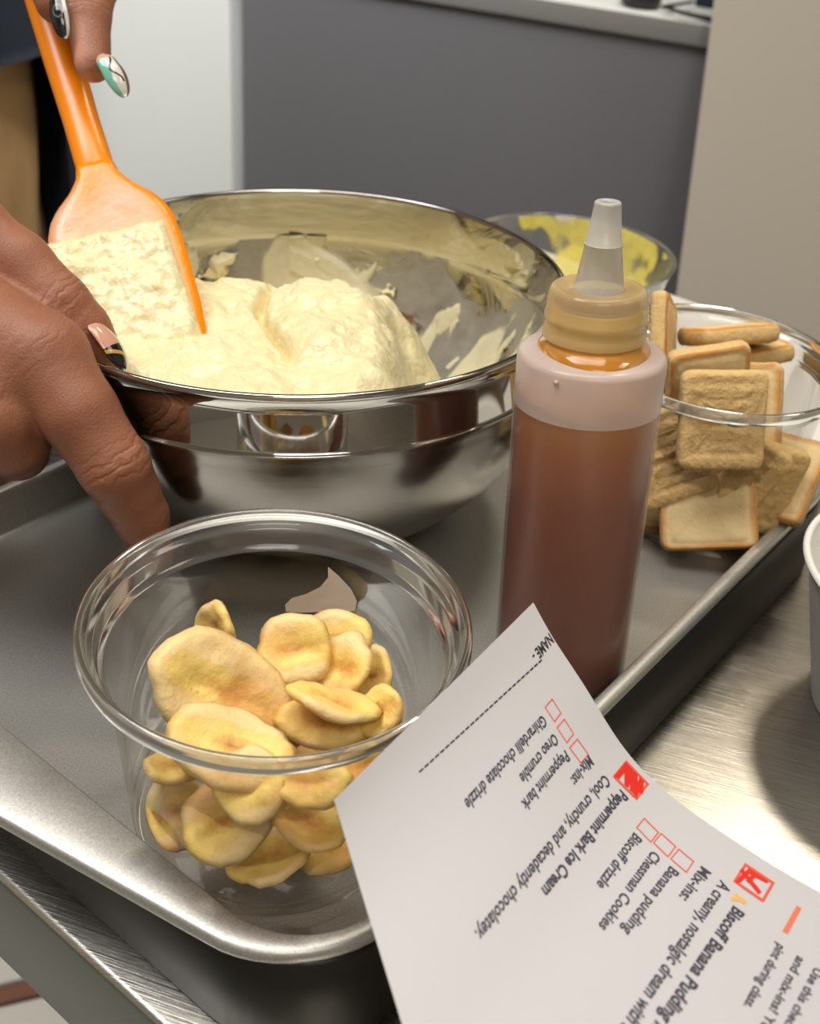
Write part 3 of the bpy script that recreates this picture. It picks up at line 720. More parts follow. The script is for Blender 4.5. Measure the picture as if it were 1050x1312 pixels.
for i, (px, py, d, ra, rb, bend, rt, lab) in enumerate(CHIPS):
    o = mesh('banana_chip', *chip_mesh(ra, rb, 0.0030 if i else 0.0036, bend, 0.0012 * math.sin(i * 2.3), 1.7 + i * 3.1), M_chip, None, True, at(px, py, d), cam_rot(*rt))
    tag(o, lab, 'banana chip', CG)
    if i in (7, 9):       # browned seed specks
        cv, cf = [], []
        for k in range(9):
            sx_, sy_ = rng.normal(0.2, 0.3) * ra * 0.6, rng.normal(-0.2, 0.22) * rb * 0.6; b = len(cv); r_ = rng.uniform(0.0002, 0.0005); z_ = 0.0006 + bend * (sx_ / ra) ** 2
            for w in ((1, 0, 0), (-1, 0, 0), (0, 1, 0), (0, -1, 0), (0, 0, 1.6), (0, 0, -1.6)): cv.append((sx_ + w[0] * r_ * 1.4, sy_ + w[1] * r_, z_ + w[2] * r_ * 0.8))
            cf += [(b + x, b + y, b + z) for x, y, z in ((0, 2, 4), (2, 1, 4), (1, 3, 4), (3, 0, 4), (2, 0, 5), (1, 2, 5), (3, 1, 5), (0, 3, 5))]
        sd_ = mesh('seed_specks', cv, cf, M_darkspot, o); sd_['kind'] = 'stuff'
for i in range(9):       # the hidden middle of the pile
    a, z = i * 2.4, 0.006 + 0.0034 * i; r = 0.016 * math.sqrt((i * 0.37) % 1)
    o = mesh('banana_chip', *chip_mesh(0.011, 0.0095, 0.0032, 0.0012, 0.0008, 60 + i), M_chip, None, True, CA_ + np.array([r * math.cos(a), 0.002 + r * math.sin(a), z]), Euler((0.5 * math.sin(i * 1.7), 0.5 * math.cos(i * 2.1), i)))
    tag(o, 'banana chip buried in the middle of the pile in the front cup', 'banana chip', CG)

# ------------------------------------------------------------------ cookies
def cookie_mesh(seed):
    w, h, t, r = 0.0142, 0.0165, 0.0064, 0.0032
    ol = []
    for cx_, cy_, a0 in ((w - r, h - r, 0), (-w + r, h - r, 90), (-w + r, -h + r, 180), (w - r, -h + r, 270)):
        for k in range(5): a = math.radians(a0 + 22.5 * k); ol.append((cx_ + r * math.cos(a), cy_ + r * math.sin(a)))
        nx_ = {0: (-w + r, h), 90: (-w, -h + r), 180: (w - r, -h), 270: (w, h - r)}[a0]; last = ol[-1]
        for k in range(1, 6): ol.append((last[0] + (nx_[0] - last[0]) * k / 6, last[1] + (nx_[1] - last[1]) * k / 6))
    n = len(ol); sc = (0.0, 0.12, 0.24, 0.36, 0.48, 0.60, 0.70, 0.80, 0.88, 0.94, 0.98)
    v, f, fm = [], [], []
    def top(x, y, q): return t / 2 + 0.0003 * fbm((x, y, 1), 500, 2, seed) - (0.0009 if 0.80 < q < 0.9 else 0) - 0.0012 * float(smooth01(q, 0.93, 1.0)) + 0.0005 * fbm((x, y, 2), 150, 2, seed) * (q < 0.78)
    def bot_(x, y, q): return -t / 2 - 0.0008 * math.sin(y * 2 * math.pi / 0.0046 + 0.3 * fbm((x, y, 0), 120, 2, seed)) * float(1 - smooth01(q, 0.75, 0.92)) - 0.0005 * fbm((x, y, 0), 420, 3, seed) + 0.0010 * float(smooth01(q, 0.93, 1.0))
    rows = [(q, 'T') for q in sc] + [(1.0, 'E1'), (1.012, 'E0'), (1.0, 'E2')] + [(q, 'B') for q in sc[::-1]]
    for q, ty in rows:
        for x, y in ol:
            X, Y = x * q, y * q; jit = 1 + (0.012 * fbm((x * 1.0, y, 0.5), 300, 2, seed) if q > 0.9 else 0)
            z = top(X, Y, q) if ty == 'T' else bot_(X, Y, q) if ty == 'B' else {'E1': t / 2 - 0.0016, 'E0': 0.0, 'E2': -t / 2 + 0.0014}[ty]
            v.append((X * jit, Y * jit, z))
    for j in range(len(rows) - 1):
        for k in range(n):
            f.append((j * n + k, (j + 1) * n + k, (j + 1) * n + (k + 1) % n, j * n + (k + 1) % n)); fm.append(0 if j < len(sc) - 1 else 2 if j >= len(sc) + 2 else 1)
    return v, f, fm
CKS = []
for s in range(4):
    v, f, fm = cookie_mesh(3.3 + s * 9)
    me = bpy.data.meshes.new('cookie'); me.from_pydata(v, [], f); me.update()
    bm = bmesh.new(); bm.from_mesh(me); bmesh.ops.remove_doubles(bm, verts=bm.verts[:], dist=1e-7); bmesh.ops.recalc_face_normals(bm, faces=bm.faces); bm.to_mesh(me); bm.free()
    for m in M_ck: me.materials.append(m)
    for p in me.polygons:
        c = p.center; p.material_index = 1 if (abs(c.z) < 0.0025 and (abs(c.x) > 0.0132 or abs(c.y) > 0.0155)) else 0 if c.z > 0 else 2
        p.use_smooth = True
    CKS.append(me)
KG = 'shortbread cookies in the clear cup'
BK = 180
COOK = [
 (924, 538, 0.382, (-14, BK, 0), 'ridged cookie standing upright at the front, above and below the rim'),
 (905, 500, 0.396, (34, 4, 9), 'cookie with a browned border leaning just behind the ridged front one'),
 (948, 526, 0.405, (6, -28, -3), 'cookie whose browned right edge shows behind the ridged one'),
 (931, 428, 0.424, (-80, 4, 5), 'topmost cookie lying flat across the others, rough edge to the viewer'),
 (952, 452, 0.432, (-74, 0, 10), 'cookie lying flat directly under the topmost one'),
 (849, 440, 0.418, (-10, 70, -12), 'cookie standing edge on at the left beside the bottle'),
 (852, 584, 0.400, (-10, BK - 12, 20), 'rough backed cookie low on the left, partly behind the bottle'),
 (938, 606, 0.402, (-30, BK, -32), 'cookie lying crosswise under the ridged front one'),
 (968, 622, 0.402, (-24, BK + 16, -14), 'cookie tilted right below the ridged front one'),
 (996, 610, 0.414, (-14, -30, -20), 'cookie standing along the right wall of the cup'),
 (906, 652, 0.402, (-10, 2, 92), 'bottom cookie on its side, pale face against the front wall'),
 (846, 640, 0.425, (-26, 26, 70), 'dark shaded cookie at the bottom left behind the bottle'),
 (930, 560, 0.430, (-10, 8, 60), 'cookie hidden in the middle of the cup'),
 (960, 650, 0.425, (-70, 0, 30), 'cookie lying flat low on the right side of the cup'),
]
for i, (px, py, d, rt, lab) in enumerate(COOK):
    o = bpy.data.objects.new('cookie', CKS[i % 4]); COL.objects.link(o); o.location = at(px, py, d); o.rotation_euler = cam_rot(*rt).to_euler(); tag(o, lab, 'cookie', KG)
# loose crumbs on the cup bottom
cv, cf = [], []
for i in range(170):
    a, r = rng.uniform(0, 6.28), 0.0335 * math.sqrt(rng.uniform(0.25, 1)); s = rng.uniform(0.0006, 0.0017); b = len(cv)
    p = np.array([r * math.cos(a), r * math.sin(a), 0.0030 + s * 0.3])
    for w in ((1, 0, 0), (-1, 0, 0), (0, 1, 0), (0, -1, 0), (0, 0, 1), (0, 0, -1)): cv.append(p + np.array(w) * s * rng.uniform(0.6, 1.3))
    cf += [(b + x, b + y, b + z) for x, y, z in ((0, 2, 4), (2, 1, 4), (1, 3, 4), (3, 0, 4), (2, 0, 5), (1, 2, 5), (3, 1, 5), (0, 3, 5))]
tag(mesh('cookie_crumbs', cv, cf, M_crumb, None, True, CB_), 'loose cookie crumbs on the bottom of the clear cup', 'crumbs', None, 'stuff')

# ------------------------------------------------------------------ glass bowl with yellow pudding
gb = thing('glass_bowl', 'clear glass bowl smeared with yellow pudding, behind the bottle', 'bowl', (0.0665, 0.5450, TZ + 0.0043))
GH, GR = 0.0500, 0.0525
gpo = [(0.0, 0.0), (0.024, 0.0), (0.030, 0.004), (0.040, 0.019), (0.048, 0.036), (GR - 0.001, GH - 0.001), (GR, GH), (GR - 0.0012, GH + 0.0005), (GR - 0.0024, GH - 0.0008), (0.0458, 0.036), (0.038, 0.0210), (0.029, 0.0065), (0.0, 0.003)]
mesh('bowl_glass', *lathe(gpo, 80), M_glass, gb, True)
v, f, hh = [], [], []; na, nz = 320, 110
for j in range(nz):
    w = j / (nz - 1); z = 0.0035 + (GH - 0.004) * w; r = float(np.interp(z, [0.0035, 0.0065, 0.0210, 0.036, GH], [0.012, 0.029, 0.038, 0.0458, GR - 0.0024])) - 0.0008
    for i in range(na):
        a = 2 * math.pi * i / na; v.append((r * math.cos(a), r * math.sin(a), z)); hh.append(fbm((r * math.cos(a), r * math.sin(a), z), 40, 3, 2.2) + 0.45 - 0.55 * w + 0.35 * math.cos(a - 1.1))
for j in range(nz - 1):
    for i in range(na):
        q = (j * na + i, j * na + (i + 1) % na, (j + 1) * na + (i + 1) % na, (j + 1) * na + i)
        if min(hh[k] for k in q) > 0: f.append(q)
f.append(tuple(range(na)))
yp = mesh('yellow_pudding', v, f, M_lemon, gb, True)
at_ = yp.data.attributes.new('cover', 'FLOAT', 'POINT'); at_.data.foreach_set('value', [float(smooth01(q, 0.0, 0.25)) for q in hh])

# ------------------------------------------------------------------ white paper cup at the right edge
pc = thing('paper_cup', 'white paper cup standing on the steel table at the right edge', 'cup', (0.169, 0.290, TZ + 0.0003))
mesh('cup_body', *lathe([(0.0, 0.003), (0.0285, 0.003), (0.0285, 0.0), (0.0298, 0.0), (0.0447, 0.0540), (0.0440, 0.0540), (0.0290, 0.0036), (0.0, 0.0036)], 90), M_cup, pc, True, auto=40)
a = [(0.0452 + 0.0012 * math.cos(t), 0.0545 + 0.0012 * math.sin(t)) for t in np.linspace(0, 2 * math.pi, 13)]
mesh('rolled_rim', *lathe(a, 90), M_cup, pc, True)

# ------------------------------------------------------------------ order slip
PR = np.array([[0.03094, 0.21594, 0.06844], [0.03591, 0.21099, 0.06282], [0.04412, 0.20344, 0.0551], [0.05527, 0.19289, 0.04469], [0.06692, 0.18447, 0.03925], [0.07916, 0.17588, 0.03719], [0.09184, 0.16467, 0.0384], [0.10214, 0.15211, 0.0448]])
PL = np.array([[-0.00968, 0.15331, 0.06463], [-0.00751, 0.14964, 0.06092], [-0.00183, 0.13724, 0.05494], [0.00651, 0.11454, 0.05334], [0.01182, 0.09811, 0.05393], [0.01663, 0.07875, 0.06095], [0.02221, 0.05354, 0.0718], [0.02591, 0.03336, 0.08298]])
PS = np.array([0.0, 0.00899, 0.02255, 0.0411, 0.05647, 0.07157, 0.08854, 0.10599])
def spline(xs, Y):
    n = len(xs); A = np.zeros((n, n)); B = np.zeros((n, 3)); h = np.diff(xs); A[0, 0] = A[-1, -1] = 1
    for i in range(1, n - 1):
        A[i, i - 1] = h[i - 1]; A[i, i] = 2 * (h[i - 1] + h[i]); A[i, i + 1] = h[i]; B[i] = 6 * ((Y[i + 1] - Y[i]) / h[i] - (Y[i] - Y[i - 1]) / h[i - 1])
    M = np.linalg.solve(A, B)
    def ev(x):
        i = int(np.clip(np.searchsorted(xs, x) - 1, 0, n - 2)); a = (xs[i + 1] - x) / h[i]; b = 1 - a
        return a * Y[i] + b * Y[i + 1] + ((a ** 3 - a) * M[i] + (b ** 3 - b) * M[i + 1]) * h[i] ** 2 / 6
    return ev
eR, eL = spline(PS, PR), spline(PS, PL)
def SP(s, t): return (1 - t) * eR(s) + t * eL(s)
def SN(s, t):
    a = SP(s + 1e-4, t) - SP(s - 1e-4, t); b = SP(s, t + 1e-3) - SP(s, t - 1e-3); n = np.cross(a, b); n /= np.linalg.norm(n)
    return n if n @ (CAM - SP(s, t)) > 0 else -n
PO = SP(0.05, 0.5)
slip = thing('order_slip', 'curled white paper order slip with printed choices and red tick boxes', 'paper', PO)
v, f = [], []; ns, nt = 61, 21
for side in (0, 1):
    for i in range(ns):
        for j in range(nt):
            s, t = 0.1059 * i / (ns - 1), j / (nt - 1); v.append(SP(s, t) - SN(s, t) * 0.00016 * side - PO)
for side in (0, 1):
    for i in range(ns - 1):
        for j in range(nt - 1):
            b = side * ns * nt; q = (b + i * nt + j, b + i * nt + j + 1, b + (i + 1) * nt + j + 1, b + (i + 1) * nt + j); f.append(q if side else q[::-1])
def rim(a, b): f.append((a[0], a[1], b[1], b[0]))
for i in range(ns - 1):
    for j in (0, nt - 1): f.append((i * nt + j, (i + 1) * nt + j, ns * nt + (i + 1) * nt + j, ns * nt + i * nt + j))
for j in range(nt - 1):
    for i in (0, ns - 1): f.append((i * nt + j, i * nt + j + 1, ns * nt + i * nt + j + 1, ns * nt + i * nt + j))
pp = mesh('paper_sheet', v, f, M_paper, slip, True, auto=40)
LIFT = 0.00008
def on_paper(name, st, faces, mat, parent=slip):
    return mesh(name, [SP(s, t) + SN(s, t) * LIFT - PO for s, t in st], faces, mat, parent, False)
def seg_quads(pts, hw, asp=0.077):
    """a stroke of constant half width hw on the sheet, as one quad per piece"""
    P = np.array(pts, float); v, f = [], []
    for i in range(len(P) - 1):
        d = (P[i + 1] - P[i]) * np.array([1, asp]); L = np.linalg.norm(d); d /= L; n = np.array([-d[1], d[0]]) * hw / np.array([1, asp]); e = d * hw / np.array([1, asp])
        b = len(v); v += [P[i] + n - e, P[i] - n - e, P[i + 1] - n + e, P[i + 1] + n + e]; f.append((b, b + 1, b + 2, b + 3))
    return v, f
TXT = [('NAME -', (0.00790, 0.0060), (0.00870, 0.1180), 2, .0031), ('Ghirardelli chocolate drizzle', (0.02053, 0.20538), (0.02179, 0.59805), 0, .0030), ('Oreo crumble', (0.02513, 0.20257), (0.02612, 0.39012), 0, .0030),
 ('Peppermint bark', (0.02958, 0.19844), (0.03021, 0.42788), 0, .0030), ('Mix-ins:', (0.03411, 0.13115), (0.0346, 0.23422), 0, .0032), ('Cool, crunchy, and decadently chocolatey.', (0.0397, 0.1214), (0.04003, 0.73562), 0, .0033),
 ('Peppermint Bark Ice Cream', (0.04469, 0.10961), (0.04485, 0.50889), 1, .0033), ('Biscoff drizzle', (0.05274, 0.17793), (0.05313, 0.37079), 0, .0031), ('Chessman Cookies', (0.0581, 0.18071), (0.05865, 0.44373), 0, .0031),
 ('Banana pudding', (0.06303, 0.18339), (0.06288, 0.40724), 0, .0031), ('Mix-ins:', (0.06816, 0.12591), (0.06801, 0.23684), 0, .0032), ('A creamy, nostalgic dream with a', (0.07294, 0.12593), (0.07284, 0.56641), 0, .0033),
 ('Biscoff Banana Pudding Ice', (0.07776, 0.16408), (0.07703, 0.53584), 1, .0033), ('pint during class.', (0.08849, 0.17729), (0.08832, 0.34088), 0, .0026), ('and mix-ins! Your', (0.09307, 0.17622), (0.0927, 0.38293), 0, .0026), ('Use this checklist', (0.09721, 0.17911), (0.0965, 0.36098), 0, .0026)]
DG = None
for st, a, b, bold, hs in TXT:
    cu = bpy.data.curves.new('text_line', 'FONT'); cu.body = st; cu.resolution_u = 3; cu.offset = 0.026 + 0.010 * (bold == 1); cu.space_character = 1.02
    to = bpy.data.objects.new('text_line', cu); COL.objects.link(to)
    bpy.context.view_layer.update(); me = bpy.data.meshes.new_from_object(to.evaluated_get(bpy.context.evaluated_depsgraph_get()))
    bpy.data.objects.remove(to); bpy.data.curves.remove(cu)
    co = np.empty(len(me.vertices) * 3); me.vertices.foreach_get('co', co); co = co.reshape(-1, 3)
    x0, x1 = co[:, 0].min(), co[:, 0].max(); k = (co[:, 0] - x0) / (x1 - x0)
    ss = a[0] + (b[0] - a[0]) * k + co[:, 1] * hs * 1.13; tt = a[1] + (b[1] - a[1]) * k
    fs = [tuple(p.vertices) for p in me.polygons]; bpy.data.meshes.remove(me)
    on_paper('text_line', list(zip(ss, tt)), fs, M_inkb if bold == 2 else M_ink)
BOX = [[(0.01964, 0.14023), (0.01982, 0.18101), (0.02358, 0.1781), (0.02324, 0.13933)], [(0.02477, 0.13991), (0.02488, 0.18095), (0.02876, 0.17768), (0.02854, 0.13816)], [(0.02998, 0.13544), (0.03002, 0.17811), (0.03414, 0.17093), (0.03418, 0.12989)],
 [(0.05264, 0.12095), (0.05256, 0.16022), (0.05681, 0.16491), (0.05683, 0.1252)], [(0.05744, 0.12204), (0.05737, 0.16064), (0.06155, 0.16578), (0.0615, 0.12558)], [(0.0624, 0.12638), (0.06228, 0.16562), (0.06646, 0.16891), (0.06634, 0.12967)],
 [(0.04181, 0.02669), (0.04181, 0.0977), (0.04867, 0.08991), (0.04858, 0.02498)], [(0.07536, 0.04524), (0.07538, 0.10542), (0.08202, 0.10552), (0.08196, 0.04643)]]
for i, bx in enumerate(BOX):
    o = on_paper('tick_box', *seg_quads(bx + [bx[0]], 0.00014 if i < 6 else 0.00030), M_red)
    if i == 6:
        o['label'] = 'tick box scribbled over in red marker'
        LIFT = 0.00012
        on_paper('marker_scribble', *seg_quads([(0.0424, 0.090), (0.0424, 0.036), (0.0450, 0.080), (0.0436, 0.034), (0.0466, 0.076), (0.0452, 0.033), (0.0478, 0.086), (0.0470, 0.031), (0.0483, 0.060)], 0.00062), M_marker, o).location = (0, 0, 0)
        LIFT = 0.00008
    if i == 7:
        o['label'] = 'tick box crossed in red marker'
        LIFT = 0.00012
        for stx in ([(0.07598, 0.10148), (0.07661, 0.05631), (0.07768, 0.05723), (0.08055, 0.05213)], [(0.07553, 0.06737), (0.08038, 0.09089)], [(0.07765, 0.08063), (0.07797, 0.05814)]):
            on_paper('marker_stroke', *seg_quads(stx, 0.00046), M_marker, o)
        LIFT = 0.00008
v, f = [], []
for k in range(26):
    t0 = 0.094 + k * 0.0236; b = seg_quads([(0.01146 - 0.0001 * k / 26, t0), (0.01146 - 0.0001 * k / 26, t0 + 0.0135)], 0.00019); n0 = len(v); v += b[0]; f += [tuple(x + n0 for x in q) for q in b[1]]
on_paper('dashed_line', v, f, M_inkb)
on_paper('salmon_bar', [(0.08837, 0.06633), (0.08826, 0.14616), (0.08946, 0.14474), (0.08954, 0.06613)], [(0, 1, 2, 3)], M_salmon)
on_paper('banana_mark', *seg_quads([(0.07700, 0.1500), (0.0776, 0.1425), (0.0784, 0.1385), (0.0790, 0.1390)], 0.00045), M_gold)
on_paper('banana_mark', *seg_quads([(0.0772, 0.1350), (0.0779, 0.1425)], 0.00035), M_gold)

# ------------------------------------------------------------------ person
person = thing('person', 'person in tan trousers and navy top stirring with an orange spatula', 'person', (-0.448, 0.925, FZ))
PLc = np.array(person.location)
caps = []       # (a, b, ra, rb)
def chain(*nodes):
    for (a, ra), (b, rb) in zip(nodes[:-1], nodes[1:]): caps.append((np.array(a, float), np.array(b, float), ra, rb))
# right hand, holding the bowl: thumb inside the rim, index finger down the outside
WR = at(-235, 335, 0.318)
IM, IP, ID, IT = at(52, 462, 0.318), at(146, 597, 0.319), at(180, 660, 0.331), at(196, 708, 0.343)
MM, MP_, MD, MT = at(-30, 500, 0.318), at(14, 560, 0.322), at(22, 575, 0.345), at(-30, 585, 0.360)
RM, RP, RD, RT = at(-95, 520, 0.322), at(-40, 585, 0.335), at(-20, 590, 0.355), at(-60, 580, 0.372)
LM, LP, LD, LT = at(-150, 520, 0.330), at(-100, 590, 0.345), at(-80, 590, 0.362), at(-110, 575, 0.376)
TC, TM, TI, TT = at(-170, 270, 0.325), at(-45, 300, 0.330), at(72, 394, 0.333), at(128, 451, 0.338)
chain((WR, 0.0225), (at(-90, 410, 0.322), 0.021), (IM, 0.0135), (at(100, 528, 0.316), 0.0108), (IP, 0.0098), (at(164, 630, 0.325), 0.0086), (ID, 0.0078), (IT, 0.0064))
chain((WR, 0.021), (MM, 0.0165), (at(-6, 535, 0.316), 0.0122), (MP_, 0.0108), (MD, 0.0092), (MT, 0.0075))
chain((WR, 0.020), (RM, 0.0150), (RP, 0.0104), (RD, 0.0088), (RT, 0.0072))
chain((WR, 0.018), (LM, 0.0130), (LP, 0.0090), (LD, 0.0078), (LT, 0.0064))
chain((WR, 0.019), (TC, 0.0165), (TM, 0.0125), (at(22, 340, 0.331), 0.0100), (TI, 0.0100), (at(104, 424, 0.335), 0.0086), (TT, 0.0066))
chain((at(-100, 360, 0.325), 0.016), (TM, 0.0125))
caps.append((at(-60, 430, 0.325), MM, 0.019, 0.0165)); caps.append((IM, MM, 0.0130, 0.0150))
ER = np.array([-0.43, 0.44, 0.14]); SR = np.array([-0.43, 0.74, 0.36])
chain((WR, 0.0235), (WR + (ER - WR) * 0.45, 0.031), (ER, 0.038), (SR, 0.050))
# left hand, pinching the handle from above
WL = at(20, -390, 0.445)
im, ip, idd, it = at(98, -205, 0.408), at(126, -66, 0.398), at(113, 22, 0.385), at(119, 82, 0.380)
mm_, mp2, md2, mt2 = at(58, -225, 0.420), at(108, -110, 0.428), at(96, -50, 0.424), at(72, -20, 0.418)
rm_, rp2, rd2, rt2 = at(28, -235, 0.432), at(92, -150, 0.446), at(80, -100, 0.440), at(52, -75, 0.430)
lm_, lp2, ld2, lt2 = at(0, -250, 0.445), at(66, -190, 0.462), at(58, -145, 0.455), at(34, -120, 0.446)
tc_, tm2, ti2, tt2 = at(-5, -250, 0.425), at(22, -150, 0.405), at(52, -62, 0.392), at(71, 4, 0.382)
chain((WL, 0.021), (im, 0.0125), (at(115, -130, 0.402), 0.0095), (ip, 0.0088), (at(122, -20, 0.391), 0.0076), (idd, 0.0072), (it, 0.0060))
chain((WL, 0.020), (mm_, 0.0125), (mp2, 0.0092), (md2, 0.0078), (mt2, 0.0064))
chain((WL, 0.019), (rm_, 0.0120), (rp2, 0.0088), (rd2, 0.0074), (rt2, 0.0062))
chain((WL, 0.018), (lm_, 0.0110), (lp2, 0.0078), (ld2, 0.0068), (lt2, 0.0056))
chain((WL, 0.018), (tc_, 0.0150), (tm2, 0.0115), (ti2, 0.0088), (tt2, 0.0066))
caps.append((im, lm_, 0.0120, 0.0110))
EL = np.array([-0.36, 0.74, 0.26]); SL = np.array([-0.36, 0.98, 0.42])
chain((WL, 0.0225), (WL + (EL - WL) * 0.45, 0.030), (EL, 0.037), (SL, 0.050))
chain((SR, 0.050), (np.array([-0.42, 0.88, 0.42]), 0.055), (SL, 0.050))

def unit(v): v = np.array(v, float); return v / np.linalg.norm(v)
M_skin = skin_mat([(IP - PLc, unit(ID - IM), 0.0095, 0.015, 1900.0, 0.8), (ID - PLc, unit(IT - IP), 0.005, 0.012, 2400.0, 0.5), (TI - PLc, unit(TT - TM), 0.006, 0.015, 2300.0, 0.7),
                   (idd - PLc, unit(it - ip), 0.005, 0.012, 2400.0, 0.6), (IM - PLc, unit(IP - WR), 0.018, 0.022, 1700.0, 0.3)])
def sdf(P, k=0.0022):
    acc = None
    for a, b, ra, rb in caps:
        ab = b - a; L2 = ab @ ab; t = np.clip(((P - a) @ ab) / L2, 0, 1); d = np.linalg.norm(P - a - t[:, None] * ab, axis=1) - (ra + (rb - ra) * t)
        if acc is None: acc = d
        else:
            h = np.clip(0.5 + 0.5 * (acc - d) / k, 0, 1); acc = acc + (d - acc) * h - k * h * (1 - h)
    return acc
def build_body():
    v, f = [], []
    for a, b, ra, rb in caps:
        n, rings = 14, []
        ax = b - a; L = np.linalg.norm(ax); ax = ax / L; e = np.cross(ax, [0.3, 0.5, 0.8]); e /= np.linalg.norm(e); g = np.cross(ax, e)
        pr = [(-ra * math.cos(w), ra * math.sin(w)) for w in (0.15, 0.6, 1.1, 1.57)] + [(L + rb * math.sin(w), rb * math.cos(w)) for w in (0.0, 0.47, 0.97, 1.42)]
        o = len(v)
        for z, r in pr:
            for k in range(n): w = 2 * math.pi * k / n; v.append(a + ax * z + r * (math.cos(w) * e + math.sin(w) * g))
        for j in range(len(pr) - 1):
            for k in range(n): f.append((o + j * n + k, o + j * n + (k + 1) % n, o + (j + 1) * n + (k + 1) % n, o + (j + 1) * n + k))
        f.append(tuple(o + k for k in range(n - 1, -1, -1))); f.append(tuple(o + (len(pr) - 1) * n + k for k in range(n)))
    tmp = mesh('tmp', v, f, M_skin); md = tmp.modifiers.new('r', 'REMESH'); md.mode = 'VOXEL'; md.voxel_size = 0.0016
    bpy.context.view_layer.update(); me = bpy.data.meshes.new_from_object(tmp.evaluated_get(bpy.context.evaluated_depsgraph_get()))
    n = len(me.vertices); P = np.empty(n * 3); me.vertices.foreach_get('co', P); P = P.reshape(-1, 3)
    F_ = [tuple(p.vertices) for p in me.polygons]
    bpy.data.objects.remove(tmp); bpy.data.meshes.remove(me)
    def grad(P, e=2e-4): return np.stack([(sdf(P + np.eye(3)[i] * e) - sdf(P - np.eye(3)[i] * e)) / (2 * e) for i in range(3)], 1)
    E = np.array([(q[i], q[(i + 1) % len(q)]) for q in F_ for i in range(len(q))])
    deg = np.bincount(E[:, 0], minlength=n)[:, None] + np.bincount(E[:, 1], minlength=n)[:, None]
    def relax(P, w):
        S = np.zeros_like(P); np.add.at(S, E[:, 0], P[E[:, 1]]); np.add.at(S, E[:, 1], P[E[:, 0]]); return P + w * (S / deg - P)
    for _ in range(2):
        P = relax(P, 0.5); d = sdf(P); G = grad(P); P = P - np.clip(d, -0.003, 0.003)[:, None] * G / (np.linalg.norm(G, axis=1)[:, None] ** 2 + 1e-6)
    P = relax(P, 0.35)
    G = grad(P); N_ = G / (np.linalg.norm(G, axis=1)[:, None] + 1e-9)
    disp = np.zeros(n)
    # knuckle creases: grooves across the back of each joint
    def crease(c, ax, r, offs, dep, wid):
        ax = np.array(ax, float); ax /= np.linalg.norm(ax); q = P - c; z = q @ ax; rad = np.linalg.norm(q - z[:, None] * ax, axis=1)
        side = smooth01(N_ @ (CAM - c) / np.linalg.norm(CAM - c), -0.1, 0.5)
        near = (1 - smooth01(rad, r * 1.3, r * 1.9)) * side
        for o, dp in offs:
            wob = 0.0006 * np.sin(q @ np.array([900., 700., -500.]) + o * 3000)
            disp[:] -= dep * dp * np.exp(-((z - o + wob) / wid) ** 2) * near
        disp[:] += dep * 1.1 * np.exp(-(z / (r * 0.8)) ** 2) * near
    crease(IP, ID - IM, 0.0095, [(-0.0042, 0.6), (-0.0022, 1), (0.0, 1), (0.0021, 1), (0.0040, 0.6)], 0.00055, 0.00055)
    crease(ID, IT - IP, 0.0078, [(-0.0012, 0.8), (0.0010, 0.8)], 0.0004, 0.0005)
    crease(TI, TT - TM, 0.0098, [(-0.004, 0.6), (-0.0020, 1), (0.0002, 1), (0.0024, 0.9)], 0.0006, 0.0006)
    crease(idd, it - ip, 0.0074, [(-0.0014, 0.9), (0.0008, 0.9)], 0.0004, 0.0005)
    crease(IM, IP - WR, 0.015, [(-0.005, 0.5), (-0.0015, 0.7), (0.002, 0.7), (0.0055, 0.5)], 0.0004, 0.0009)
    P = P + N_ * disp[:, None]
    o = mesh('body', P - PLc, F_, M_skin, person, True)
    # paler palm side of the finger tips
    palm = np.zeros(n)
    for c, dirr, r in ((IT, it - it + (IT - CAM), 0.012), (it, -CX * 1.0 - CY * 0.2, 0.014), (TT, TT - CAM, 0.010)):
        dirr = np.array(dirr) / np.linalg.norm(dirr); palm = np.maximum(palm, smooth01(N_ @ dirr, -0.15, 0.5) * (1 - smooth01(np.linalg.norm(P - c, axis=1), r * 0.8, r * 1.5)))
    at_ = o.data.attributes.new('palm', 'FLOAT', 'POINT'); at_.data.foreach_set('value', palm)
build_body()

